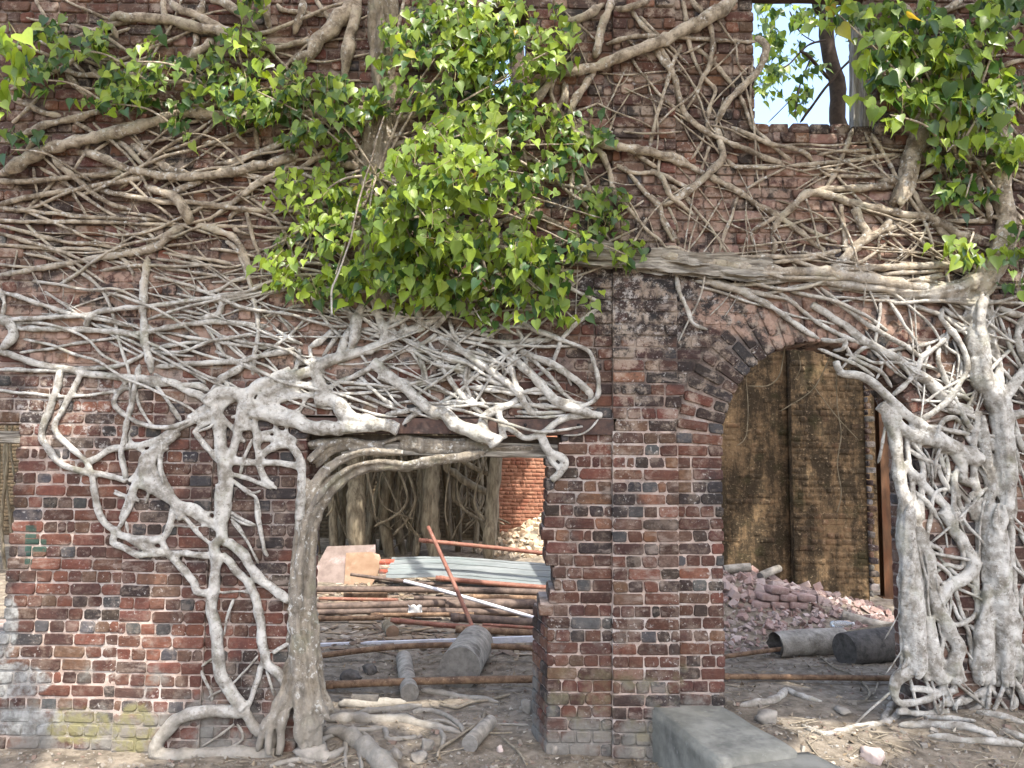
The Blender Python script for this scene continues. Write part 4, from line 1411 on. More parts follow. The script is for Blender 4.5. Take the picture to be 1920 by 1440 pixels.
J g 40 30 1110,1120 1060,1150 990,1190 900,1200 800,1220 680,1250 600,1230 540,1200
J g 46 36 200,1090 300,1080 400,1060 450,1010 480,1020 560,1050 650,1070
J g 34 30 1200,1150 1290,1160 1400,1170 1500,1180
J g 40 36 1500,1130 1620,1150 1763,1190
J g 30 26 1100,1060 1160,1110 1260,1130
J g 46 40 1640,1220 1763,1270 1850,1290
K g 90 46 480,480 560,470 650,460 740,480 860,470 960,470 1050,500 1150,520 1230,540 1290,560
K g 100 150 470,560 570,545 650,590 740,660 850,740 900,800
K g 32 28 600,600 600,680 600,770
K g 32 28 670,650 690,710 700,780
K g 36 30 300,640 420,620 500,580 620,545 720,540 830,530 860,590 960,590 1040,580
K g 30 26 700,550 760,600 800,640
K g 84 70 560,390 640,380 760,380 880,370 960,370
K g 48 44 680,430 800,420 900,410 1000,400 1060,390
K g 46 36 1050,300 1150,310 1250,330 1400,350 1520,370
K g 36 32 1000,430 1100,420 1200,450 1290,510 1300,550
K g 28 24 1090,480 1200,490 1270,520
K g 30 26 1150,520 1190,580 1180,640
K g 18 16 1300,500 1420,505 1560,505 1700,510
K g 60 50 300,690 420,700 520,690 600,640
K g 40 34 150,760 300,720 420,730
L n 28 26 120,90 60,160 40,230 100,290 200,330 300,355
L n 26 26 140,360 120,400 150,450 220,490 250,500
L n 40 40 180,660 250,690 320,740 380,770
L n 46 40 250,560 290,640 350,710 380,750
L n 24 20 300,480 300,580 330,650 360,700
L n 30 30 80,490 100,580 110,640
L n 30 28 190,540 160,600 120,640
L n 24 24 200,610 250,660 290,690
L n 30 22 40,700 80,720 115,715
L n 30 24 140,715 180,750
L n 26 22 270,620 230,700 210,760
L n 50 46 380,760 450,780 520,830 580,880 610,900
L n 26 26 380,770 430,850 500,930 540,960
L n 22 22 440,800 500,850 560,890
L n 18 18 500,800 590,812
L n 30 28 380,790 350,860 310,930 260,950
L n 16 16 340,885 450,888 540,885
L n 56 56 570,170 590,260 600,340 620,420 630,520
L n 26 26 640,310 640,420 640,510
L n 54 58 730,230 720,330 700,420 670,520 640,570
L n 32 32 610,280 680,350 725,400
L n 34 38 480,370 510,420 560,480 610,530
L n 30 30 470,380 500,350 570,320
L n 44 40 560,180 550,230 500,265 440,300
L n 40 40 710,185 640,230 610,280
L n 28 28 670,300 715,290 725,330
L n 46 40 570,180 590,130 640,150 640,200 600,240
L n 70 60 740,140 740,230 750,300 760,370
L n 60 50 690,180 760,150 830,110 880,100
L n 36 28 795,310 820,400 820,500 840,580 870,640 905,660
L n 30 28 820,390 900,370 950,380 1000,400 1030,430
L n 42 44 835,500 900,450 960,440 1010,470 1050,540 1060,640 1040,760 1040,880 1060,950
L n 38 40 650,535 780,545 850,540 950,545 1050,560
L n 24 22 910,310 920,390 965,410
L n 24 22 970,350 990,410 1020,430
L n 24 24 650,590 780,630 860,660 925,680
L n 22 22 650,610 760,690 800,705 835,690
L - 20 20 800,705 820,800 830,880 840,960
L - 20 18 650,800 740,850 810,880
L - 18 18 660,830 720,900 760,960
L - 20 18 790,410 750,500 720,610
L n 50 46 760,230 830,220 880,210
L n 40 36 890,180 960,110 1020,80 1090,60
L n 36 30 900,190 960,160 1040,140 1100,110 1160,90
L n 36 32 900,200 1000,170 1080,180 1160,190 1250,230
L n 26 24 1060,245 1080,200 1090,170
L n 44 40 850,110 870,170 890,230
L n 36 34 870,110 920,60 990,35
L n 28 26 1040,255 1005,275 1060,310
M n 26 24 -10,175 80,160 150,140 240,110
M - 14 14 90,290 250,290 400,265 480,245 600,235
M - 14 14 230,240 340,270 460,275
M - 12 12 190,335 290,370 390,385
M - 14 14 240,295 330,330 420,360 480,345
M - 18 18 330,180 360,240 400,270 450,300
M - 12 12 350,175 430,210 520,250 600,290 670,335
M - 14 14 480,120 500,200 512,280
M - 14 14 515,80 560,160 590,230 640,290 700,360
M - 16 16 550,50 640,110 720,160 800,220 870,265
M - 14 14 580,65 680,90 760,110 830,150 900,200 960,260 1020,305
M - 16 16 590,185 680,220 770,240 860,260 900,300 960,380
M - 12 12 650,270 760,265 850,280 940,290 1020,290
M - 12 12 590,320 700,330 800,335 900,340 1000,345 1110,352
M - 14 14 682,140 660,240 690,320
M - 12 12 812,130 816,240
M - 14 14 845,170 870,270 900,330 960,385
M - 14 14 890,140 920,200 980,250 1050,290 1130,355
M - 16 16 790,90 860,160 910,195
M - 12 12 550,200 620,190 690,178
M - 16 16 650,280 700,330 730,380
M - 14 14 690,280 740,330 770,370
M - 16 14 940,225 1010,190 1060,210 1085,265
M - 12 12 860,382 960,386 1050,380 1130,380
M - 12 12 990,297 1080,330 1170,352
M - 10 10 30,330 120,352 210,330
J n 40 44 1150,0 1160,200 1190,420 1210,620 1210,820 1230,960
J n 30 36 1200,0 1190,120 1240,300 1300,420
J n 34 40 1500,0 1510,200 1500,420 1510,640 1500,860 1520,980
J n 30 30 1440,0 1420,150 1470,300 1480,420
J n 30 34 1380,420 1400,520 1440,640 1470,760 1480,900
J n 28 30 1340,0 1350,100 1400,200 1430,260
J n 40 40 1700,0 1690,200 1710,420 1720,640 1740,860
J n 30 30 1300,560 1320,700 1310,820 1340,940
J n 26 30 1085,300 1080,500 1085,700 1095,880
F n 40 44 1690,880 1670,1000 1660,1120 1670,1260 1690,1440
F n 30 34 1330,920 1370,1040 1400,1180 1390,1320 1400,1440
F n 30 30 1480,1020 1500,1150 1560,1260 1640,1360 1660,1440
F n 30 30 1250,900 1310,1010 1330,1150 1350,1300 1370,1440
F n 26 26 1600,880 1620,1000 1680,1080
F n 30 26 1390,700 1450,780 1520,850 1600,880 1690,900
"""
FIG_A = thing('strangler_fig', 'strangler fig whose pale root web frames the doorway, leafy crown above', 'fig tree', PG(575, 1400, 0.0))
FIG_B = thing('strangler_fig', 'strangler fig with thick grey trunk rooted to the right of the arch', 'fig tree', PG(1840, 1330, 0.0))
rsr = random.Random(77)
fused = {('A', 't'): MB(), ('B', 't'): MB(), ('A', 'n'): MB(), ('B', 'n'): MB(), ('B', 'g'): MB(), ('A', 'g'): MB()}
root_n = {'A': 0, 'B': 0}
extra = {'A': MB(), 'B': MB()}
OCC = {}
def face_y(x, z):
    if JR[0] < x < JR[1]:
        return -0.035
    if z < 2.45 and JL[0] < x < JL[1]:
        return -0.022
    if BEAM_B < z < BEAM_T and -1.5 < x < 0.75:
        return -0.018
    return 0.0
for idx, line in enumerate(ROOTS.strip().splitlines()):
    tk = line.split()
    cr, fl, w0, w1 = tk[0], tk[1], float(tk[2]), float(tk[3])
    kw = {'-': 0.80, 'n': 0.76, 't': 0.92, 'g': 0.9}[fl]
    if cr in 'FJ':
        kw = {'-': 0.9, 'n': 0.92, 't': 1.04, 'g': 0.95}[fl]
    if cr in 'ADELM':
        kw = {'-': 0.95, 'n': 0.85, 't': 0.92}[fl]
    w0, w1 = w0 * kw, w1 * kw
    ox, oy, s = CROPS[cr]
    px = [(ox + float(a) * s, oy + float(b) * s) for a, b in (t.split(',') for t in tk[4:])]
    fig = 'B' if (cr in 'FJ' or (cr == 'C' and min(p[0] for p in px) > 1400)) else 'A'
    if cr == 'F' and max(p[0] for p in px) < 1460:
        fig = 'B'
    pts, rad = [], []
    n = len(px)
    lay = rsr.uniform(0.0, 0.035) if fl == '-' else 0.0
    for i, (a, b) in enumerate(px):
        w = (w0 + (w1 - w0) * i / max(n - 1, 1)) * s
        r = w / 2 / 262.0
        if fl == 'g':
            q = PGG(a, b + w * 0.25)
            r = w / 2 / scale_at(q)
            q.z = gh(q.x, q.y) + r * 0.35
        else:
            q0 = P(a, b, 0.0)
            fy = face_y(q0.x, q0.z)
            if fl == '-':
                Y = (fy + r * 0.7) if i in (0, n - 1) else fy - r * 0.8 - lay - 0.012 * mnoise.noise(Vector((i * 1.7, idx * 3.3, 0)))
            elif fl == 'n':
                Y = fy - r * 0.55
            else:
                Y = fy - r * 0.45
            if fl == 't' and cr in 'GH':
                Y = 0.02 - r * 0.35
            if fl == 't' and cr == 'E':
                Y = 0.06 - r * 0.4
            if cr == 'B' and fl == 't':
                Y = -r * 0.3
            q = P(a, b, Y)
            r = w / 2 / scale_at(q)
            gz = gh(q.x, q.y - 0.05)
            if q.z < gz:
                q.z = gz + (q.z - gz) * 0.2
        pts.append(q); rad.append(r)
    sides = 12 if fl in 't' else 10 if rad[0] > 0.018 else 7
    v, f = tube(pts, rad, sides, 0.22 if fl in '-g' else 0.10, 0.4 if fl != 't' else 0.15, idx * 1.37, 'flat' if fl in 'nt' else 'taper', fray=0.12)
    if fl == 't' and max(rad) > 0.035:
        # a trunk is a rope of fused strands: a slim core and strands that wind along it
        v, f = tube(pts, [r * (0.52 if fig == 'A' else 0.86) for r in rad], sides, 0.1, 0.2, idx * 1.37)
        fused[(fig, fl)].add(v, f)
        cc, rr = catmull(pts, rad, 0.07)
        ns = 7 if max(rad) > 0.055 else 5
        for k in range(ns):
            ph, tw, amp = rsr.uniform(0, 6.28), rsr.uniform(-1.6, 1.6), rsr.uniform(0.60, 0.82) * (1 if fig == 'A' else 0.95)
            sr = rsr.uniform(0.24, 0.42) if fig == 'A' else rsr.uniform(0.16, 0.34)
            sp = []
            for j, c_ in enumerate(cc):
                t_ = (cc[min(j + 1, len(cc) - 1)] - cc[max(j - 1, 0)]).normalized()
                u_ = Vector((0, 1, 0)); u_ = (u_ - t_ * u_.dot(t_)).normalized(); b_ = t_.cross(u_)
                a_ = ph + 6.283 * k / ns + tw * j * 0.07 * 2 + 0.5 * mnoise.noise(Vector((j * .3, k, idx)))
                sp.append(c_ + (u_ * math.cos(a_) + b_ * math.sin(a_)) * rr[j] * amp)
            v, f = tube(sp, [q_ * sr for q_ in rr], 8, 0.25, 0.4, idx + k * 3.1)
            fused[(fig, fl)].add(v, f)
    elif fl in ('t', 'n'):
        fused[(fig, fl)].add(v, f)
    else:
        mesh_obj('ground_root' if fl == 'g' else 'root', v, f, M_ROOT, FIG_A if fig == 'A' else FIG_B)
        root_n[fig] += 1

disp = bpy.data.textures.new('bark_lumps', 'CLOUDS')
disp.noise_scale = 0.055
disp.noise_depth = 2
disp2 = bpy.data.textures.new('bark_folds', 'CLOUDS')
disp2.noise_scale = 0.16
disp2.noise_depth = 1
for (fig, fl), mb in fused.items():
    if not mb.v:
        continue
    o = mb.build('trunk' if fl == 't' else 'root_web', M_TRUNK if (fig, fl) == ('A', 't') else M_ROOT, FIG_A if fig == 'A' else FIG_B, True)
    m = o.modifiers.new('fuse', 'REMESH')
    m.mode = 'VOXEL'; m.voxel_size = 0.0085; m.use_smooth_shade = True
    m = o.modifiers.new('soften', 'SMOOTH')
    m.factor = 0.5; m.iterations = 6 if fl == 'n' else 3
    m = o.modifiers.new('lumps', 'DISPLACE')
    m.texture = disp; m.strength = 0.007 if fl == 'n' else 0.011; m.texture_coords = 'GLOBAL'
    if fl == 't':
        m = o.modifiers.new('folds', 'DISPLACE')
        m.texture = disp2; m.strength = 0.018; m.texture_coords = 'GLOBAL'

# ---- fine rootlets filling the tangle: one mass per tree
def rootlets(fig, n, region, ang, spread, lmin, lmax, wmin, wmax, seed):
    rs = random.Random(seed)
    mb = extra[fig]
    x0, y0, x1, y1 = region
    for _ in range(n):
        px, py = rs.uniform(x0, x1), rs.uniform(y0, y1)
        a = math.radians(ang + rs.gauss(0, spread))
        L = rs.uniform(lmin, lmax)
        k = max(3, int(L / 45))
        pts, rad = [], []
        w = rs.uniform(wmin, wmax)
        lay = rs.uniform(0.0, 0.05)
        x, y = px, py
        bend = rs.gauss(0, 0.03)
        for i in range(k + 1):
            q0 = P(x, y, 0)
            r = w / 2 / 262
            pts.append(P(x, y, face_y(q0.x, q0.z) + (r * 1.2 if i in (0, k) else -r - lay * math.sin(math.pi * i / k))))
            rad.append(r * (1 - 0.25 * i / k))
            a += bend + rs.gauss(0, 0.17)
            x += math.cos(a) * L / k; y += math.sin(a) * L / k
        ok = True
        for q in pts:
            if WIN[0] < q.x < WIN[1] and q.z > WIN[2] or MIDW[0] < q.x < MIDW[1] and q.z > MIDW[2]:
                ok = False
            if abs(q.x - AXC) < AXA and q.z < AZC + AZB and ((q.z - AZC) / AZB) ** 2 + ((q.x - AXC) / AXA) ** 2 < 1:
                ok = False
            if DOOR_L + 0.1 < q.x < 0.3 and q.z < BEAM_B:
                ok = False
            if q.x > DOOR_L and q.z < BEAM_B - 0.03 and fig == 'A':
                ok = False
            if 0.62 < q.x < 1.75 and q.z < PIER_T + 0.02 and fig == 'A':
                ok = False
        if not ok:
            continue
        v, f = tube(pts, rad, 5, 0.15, 0.4, rs.uniform(0, 99), step=0.045)
        mb.add(v, f)
rootlets('A', 44, (0, 300, 560, 640), 4, 14, 120, 420, 3, 7.5, 1)
rootlets('A', 41, (0, 40, 560, 330), 12, 30, 100, 320, 4, 9, 2)
rootlets('A', 24, (560, 560, 1120, 780), 22, 26, 90, 330, 3, 7.5, 3)
rootlets('A', 18, (560, 560, 1120, 780), -18, 22, 80, 260, 3, 6.5, 4)
rootlets('A', 47, (500, 150, 1120, 560), 10, 40, 100, 300, 4, 10, 5)
rootlets('A', 41, (1060, 60, 1420, 480), 55, 30, 80, 260, 2.2, 5, 6)
rootlets('A', 17, (1060, 60, 1420, 480), 125, 25, 80, 260, 2.2, 6, 7)
rootlets('A', 41, (0, 260, 620, 560), 60, 40, 50, 160, 1.4, 3, 8)
rootlets('A', 24, (560, 560, 1130, 790), 15, 35, 60, 200, 1.2, 2.4, 9)
rootlets('B', 41, (1300, 270, 1720, 500), 20, 24, 80, 260, 2, 6, 10)
rootlets('B', 15, (1300, 300, 1740, 500), 115, 20, 60, 200, 2, 4.5, 11)
rootlets('B', 34, (1560, 560, 1920, 840), 38, 20, 90, 260, 3, 7, 12)
rootlets('B', 26, (1690, 560, 1920, 900), 110, 30, 80, 240, 3, 8, 13)
rootlets('B', 41, (1690, 820, 1920, 1280), 70, 28, 80, 260, 3, 9, 14)
rootlets('B', 47, (1640, 0, 1920, 480), 30, 50, 80, 260, 3, 9, 15)
rootlets('B', 26, (1260, 470, 1760, 560), 8, 5, 150, 420, 4, 10, 16)
rootlets('B', 11, (1690, 850, 1900, 1250), 80, 25, 120, 320, 5, 11, 19)
rootlets('A', 17, (560, 575, 1080, 770), 24, 22, 110, 340, 5, 10, 31)
rootlets('A', 13, (560, 575, 1080, 770), -20, 20, 90, 280, 5, 9, 32)
rootlets('A', 40, (0, 330, 600, 660), 3, 16, 160, 460, 4, 8, 33)
for fig, T in (('A', FIG_A), ('B', FIG_B)):
    extra[fig].build('rootlets', M_ROOT, T, True, 'stuff')

M_HANG = simple_mat('dry_aerial_root', (0.10, 0.08, 0.05), (0.22, 0.18, 0.12), 20, 0.85, 0.3)
# thin aerial roots hanging free in the arch and in front of the foliage
def hang(cr, w, pts, Y, T):
    ox, oy, s = CROPS[cr]
    q = [P(ox + a * s, oy + b * s, Y) for a, b in pts]
    r = [w * s / 2 / 262 * (0.6 if cr == 'F' else 1)] * len(q)
    v, f = tube(q, r, 6, 0.1, 0.5, w + Y, step=0.03)
    mesh_obj('aerial_root', v, f, M_HANG if cr == 'F' else M_ROOT, T)
for w, p in ((8, [(950, 560), (960, 850), (980, 1000), (960, 1150), (980, 1300), (960, 1400)]), (9, [(940, 560), (840, 760), (700, 860), (660, 880)]),
             (8, [(830, 740), (950, 900), (1070, 1030)]), (8, [(490, 700), (500, 860), (490, 1010), (440, 1060)]),
             (12, [(690, 540), (680, 620), (660, 700), (600, 750), (500, 750)]), (7, [(1010, 560), (1020, 680), (1010, 770)]), (6, [(760, 580), (770, 660), (740, 720)])):
    hang('F', w, p, 0.16, FIG_B)
hang('B', 9, [(330, 600), (290, 720), (270, 800), (240, 900), (200, 1030), (180, 1130), (150, 1250), (80, 1440), (60, 1490), (60, 1620)], -0.75, FIG_A)

# ------------------------------------------------------------------ heart-shaped fig leaves
def leaf_geo(rs, curl=1.0):
    half = [(0.20, 0.10), (0.40, 0.03), (0.49, -0.16), (0.41, -0.42), (0.22, -0.70), (0.06, -0.92)]
    mid = [(0.0, 0.0), (0.0, -0.16), (0.0, -0.45), (0.0, -0.70), (0.0, -0.92), (0.0, -1.32)]
    fold = rs.uniform(0.12, 0.5) * curl
    bend = rs.uniform(0.05, 0.35) * curl
    wv = rs.uniform(0.0, 0.06)
    def pt(x, z, i=0):
        y = -abs(x) * fold + bend * (z * z) * 0.8 + wv * math.sin(i * 2.3 + x * 9)
        return Vector((x, y, z))
    v = [pt(x, z) for x, z in mid]
    ri = []
    for sg in (1, -1):
        b = len(v)
        v += [pt(x * sg, z, i) for i, (x, z) in enumerate(half)]
        ri.append(b)
    f = []
    for sg, b in ((1, ri[0]), (-1, ri[1])):
        q = [(0, b, b + 1), (0, b + 1, 1), (1, b + 1, b + 2), (1, b + 2, b + 3, 2), (2, b + 3, b + 4, 3), (3, b + 4, b + 5, 4), (4, b + 5, 5)]
        f += [t if sg < 0 else tuple(reversed(t)) for t in q]
    return v, f
rsl = random.Random(31)
LV = [leaf_geo(rsl) for _ in range(12)]
LM = []
for v, f in LV:
    me = bpy.data.meshes.new('leaf')
    me.from_pydata([tuple(p) for p in v], [], f)
    me.materials.append(M_LEAF)
    me.polygons.foreach_set('use_smooth', [True] * len(me.polygons))
    LM.append(me)

LPAL = {'deep': [(0.046, 0.10, 0.022), (0.056, 0.118, 0.028), (0.06, 0.125, 0.045)],
        'mid': [(0.15, 0.225, 0.04), (0.175, 0.26, 0.05), (0.195, 0.285, 0.06)],
        'young': [(0.27, 0.37, 0.045), (0.33, 0.42, 0.06), (0.24, 0.34, 0.045)],
        'yellow': [(0.38, 0.36, 0.045), (0.46, 0.33, 0.06)]}
def leaf_col(w, rs):
    k = rs.choices(('deep', 'mid', 'young', 'yellow'), (w[0], w[1], w[2], w[3] * 0.35))[0]
    c = rs.choice(LPAL[k]); m = rs.uniform(0.85, 1.15)
    return (c[0] * m, c[1] * m, c[2] * m, 1)

# centre px, radii px, leaves, metres in front of the wall (min, max), colour weights, size, tree
LOBES = [
    (1095, 468, 45, 34, 44, .14, .28, (3.0, 5.0, 2.5, 0.0), 0.95, 'A'),
    (850, 330, 120, 95, 313, .60, .95, (0.8, 5.0, 8.3, 0.1), 1.05, 'A'),  # sunlit front lobe: the paler leaf mix stands in for sun
    (800, 410, 120, 70, 197, .45, .85, (1.6, 6.0, 5.3, 0.1), 1.00, 'A'),
    (815, 110, 135, 100, 431, .20, .6, (3.2, 5.0, 3.8, 0.1), 0.95, 'A'),
    (890, 60, 120, 70, 246, .15, .55, (2.4, 5.0, 6.8, 0.2), 0.95, 'A'),
    (960, 140, 90, 80, 246, .15, .5, (2.4, 5.0, 6.8, 0.1), 0.90, 'A'),
    (1040, 90, 60, 60, 105, .1, .4, (2.4, 4.0, 8.3, 0.3), 0.90, 'A'),
    (690, 450, 150, 110, 378, .15, .6, (2.4, 5.0, 6.8, 0.1), 0.92, 'A'),
    (900, 480, 160, 100, 429, .15, .6, (3.2, 5.0, 5.3, 0.1), 1.00, 'A'),
    (800, 520, 170, 70, 213, .15, .5, (4.0, 5.0, 3.8, 0.0), 1.00, 'A'),
    (1010, 545, 85, 60, 152, .12, .4, (4.0, 5.0, 3.8, 0.0), 1.00, 'A'),
    (620, 545, 70, 45, 101, .12, .35, (3.2, 5.0, 5.3, 0.0), 0.95, 'A'),
    (580, 385, 95, 70, 152, .15, .4, (1.6, 4.0, 9.8, 0.3), 0.82, 'A'),
    (535, 505, 55, 32, 59, .12, .3, (0.8, 4.0, 11.3, 0.2), 0.85, 'A'),
    (1080, 270, 75, 45, 92, .1, .3, (4.8, 4.0, 2.3, 0.0), 0.95, 'A'),
    (1130, 410, 60, 45, 70, .1, .3, (4.0, 5.0, 2.3, 0.0), 0.90, 'A'),
    (1180, 480, 32, 22, 19, .1, .22, (2.4, 5.0, 5.3, 0.2), 0.95, 'A'),
    (905, 605, 26, 34, 23, .08, .2, (3.2, 5.0, 2.3, 0.0), 0.95, 'A'),
    (1080, 600, 24, 24, 13, .1, .25, (1.6, 5.0, 3.8, 0.0), 0.95, 'A'),
    (610, 215, 130, 80, 308, .12, .45, (4.0, 5.0, 3.8, 0.1), 0.95, 'A'),
    (480, 170, 95, 75, 198, .12, .4, (4.0, 4.0, 3.8, 0.2), 0.95, 'A'),
    (440, 85, 40, 32, 39, .15, .35, (1.6, 4.0, 8.3, 0.5), 0.95, 'A'),
    (300, 150, 130, 55, 141, .1, .35, (4.8, 3.0, 2.3, 0.1), 0.95, 'A'),
    (255, 115, 26, 20, 16, .3, .45, (0.8, 3.0, 8.3, 0.6), 1.00, 'A'),
    (205, 195, 70, 25, 68, .1, .3, (5.6, 2.0, 1.6, 0.0), 0.95, 'A'),
    (130, 95, 90, 55, 97, .1, .35, (4.8, 3.0, 2.3, 0.1), 1.00, 'A'),
    (70, 150, 70, 34, 49, .1, .35, (5.6, 2.0, 1.6, 0.0), 1.00, 'A'),
    (20, 280, 24, 26, 14, .15, .35, (5.6, 2.0, 0.8, 0.0), 1.10, 'A'),
    (350, 250, 30, 26, 21, .1, .25, (5.6, 2.0, 0.8, 0.0), 1.00, 'A'),
    (455, 14, 34, 22, 27, .15, .35, (4.0, 5.0, 2.3, 0.0), 1.00, 'A'),
    (1010, 330, 70, 60, 92, .15, .4, (4.8, 4.0, 2.3, 0.0), 0.95, 'A'),
    (950, 240, 100, 50, 135, .2, .5, (3.2, 5.0, 5.3, 0.0), 0.95, 'A'),
    (1690, 60, 100, 55, 145, .2, .5, (4.0, 5.0, 2.3, 0.1), 1.29, 'B'),
    (1655, 125, 45, 75, 64, .2, .45, (4.8, 4.0, 2.3, 0.1), 1.29, 'B'),
    (1570, 25, 40, 26, 28, .25, .45, (1.6, 3.0, 8.3, 1.5), 1.29, 'B'),
    (1800, 100, 105, 60, 109, .2, .5, (4.0, 4.0, 3.8, 0.2), 1.23, 'B'),
    (1850, 200, 80, 50, 109, .2, .5, (4.0, 4.0, 3.8, 0.1), 1.23, 'B'),
    (1750, 195, 65, 55, 91, .2, .5, (4.0, 4.0, 3.8, 0.1), 1.23, 'B'),
    (1668, 215, 30, 36, 28, .25, .5, (1.6, 5.0, 6.8, 0.2), 1.29, 'B'),
    (1870, 285, 60, 40, 82, .2, .45, (2.4, 5.0, 6.8, 0.1), 1.18, 'B'),
    (1775, 285, 40, 22, 28, .2, .4, (0.8, 4.0, 9.8, 0.2), 1.18, 'B'),
    (1810, 370, 55, 40, 79, .1, .28, (6.4, 2.0, 0.8, 0.0), 0.90, 'B'),
    (1812, 478, 28, 26, 19, .15, .3, (1.6, 4.0, 8.3, 0.0), 1.23, 'B'),
    (1900, 468, 22, 14, 14, .15, .3, (2.4, 4.0, 5.3, 0.0), 1.12, 'B'),
    (1908, 540, 14, 18, 9, .15, .3, (4.8, 4.0, 0.8, 0.0), 1.12, 'B'),
    (1885, 30, 60, 40, 64, .2, .5, (4.8, 4.0, 2.3, 0.0), 1.29, 'B'),
]
twigs = {'A': MB(), 'B': MB()}
leaves = {'A': [], 'B': []}
branch_base = {'A': P(706, 330, -0.10), 'B': P(1790, 300, -0.12)}

def leaf_matrix(q, rs, size, droop=0.55):
    # tip hangs down with spread; blade faces out and a little up
    tip = Vector((rs.gauss(0, 0.6), rs.gauss(-0.3, 0.45), -1.0)).normalized()
    nrm = Vector((rs.gauss(0, 0.75), -1.0 + rs.gauss(0, 0.35), rs.gauss(0.55, 0.6)))
    nrm = (nrm - tip * nrm.dot(tip)).normalized()
    yv = -nrm
    zv = -tip
    xv = yv.cross(zv)
    s = size * rs.choice((0.04, 0.05, 0.06, 0.066, 0.074, 0.08, 0.09))
    m = Matrix((xv, yv, zv)).transposed().to_4x4()
    return Matrix.Translation(q) @ m @ Matrix.Diagonal((s * rs.uniform(0.92, 1.08), s, s * rs.uniform(0.95, 1.1), 1))

def sprig(base, tipp, nleaf, rs, w, size, T, out, tw, thick=0.0035):
    mid = base.lerp(tipp, 0.5) + Vector((rs.uniform(-.02, .02), rs.uniform(-.03, .0), rs.uniform(0.0, .05)))
    v, f = tube([base, mid, tipp], [thick, thick * 0.8, thick * 0.45], 5, 0.05, 0.2, rs.uniform(0, 50), step=0.04)
    tw.add(v, f)
    for i in range(nleaf):
        t = (i + 0.7) / nleaf
        a = base.lerp(mid, t * 2) if t < 0.5 else mid.lerp(tipp, t * 2 - 1)
        side = 1 if i % 2 else -1
        L = rs.uniform(0.03, 0.07)
        q = a + Vector((side * L * rs.uniform(0.3, 1.0), rs.uniform(-0.5, 0.1) * L, rs.uniform(-0.35, 0.4) * L))
        tw.add(*tube([a, a.lerp(q, 0.5) + Vector((0, 0, 0.008)), q], [0.0016, 0.0013, 0.0011], 4, 0, 0, 0, step=0.05))
        out.append((leaf_matrix(q, rs, size), rs.randrange(12), leaf_col(w, rs), T))

rsf = random.Random(9)
for (cx, cy, rx, ry, n, d0, d1, w, size, fig) in LOBES:
    made = 0
    cpos = P(cx, cy, -(d0 + d1) / 2)
    # a woody shoot from the trunk out to the lobe
    b = branch_base[fig]
    if fig == 'A' and cx < 460:
        b = P(min(460, cx + 150), cy + 60, -0.05)
    if fig == 'B' and cy > 340:
        b = P(cx + 10, cy - 40, -0.06)
    m1 = b.lerp(cpos, 0.5) + Vector((0, -0.05, 0.06))
    v, f = tube([b, m1, cpos], [0.011, 0.008, 0.004], 7, 0.1, 0.5, cx, step=0.04)
    br = mesh_obj('branch', v, f, M_ROOT, FIG_A if fig == 'A' else FIG_B)
    while made < n:
        while True:
            u, t = rsf.uniform(-1, 1), rsf.uniform(-1, 1)
            if u * u + t * t < 1:
                break
        k = rsf.randint(4, 8)
        dd = d0 + (d1 - d0) * (1 - 0.6 * (u * u + t * t)) * rsf.uniform(0.2, 1.0)
        tipq = P(cx + u * rx, cy + t * ry, -dd)
        dirv = Vector((u * 0.6 + rsf.uniform(-.6, .6), -0.5 + rsf.uniform(-.3, .3), -0.5 + rsf.uniform(-.5, .6))).normalized()
        base = tipq - dirv * rsf.uniform(0.16, 0.34)
        base.y = min(base.y, -0.03)
        sprig(base, tipq, k, rsf, w, size, br, leaves[fig], twigs[fig])
        made += k

def place_leaves(lst, T, single=298):
    # nearest the camera and most in the open are single leaves
    lst = sorted(lst, key=lambda e: (e[0].translation - CAM).length)
    mb = MB()
    for i, (M, vi, col, br) in enumerate(lst):
        if i < single:
            o = bpy.data.objects.new('leaf', LM[vi])
            COL.objects.link(o)
            o.color = col
            adopt(o, br or T)
            o.matrix_basis = M
        else:
            v, f = LV[vi]
            mb.add([M @ p for p in v], f, col)
    if mb.v:
        mb.build('foliage', M_LEAVES, T, True, 'stuff')
M_TWIG = simple_mat('twig', (0.12, 0.10, 0.05), (0.22, 0.19, 0.09), 30, 0.7, 0.2)
for fig, T in (('A', FIG_A), ('B', FIG_B)):
    place_leaves(leaves[fig], T)
    twigs[fig].build('twigs', M_TWIG, T, True, 'stuff')

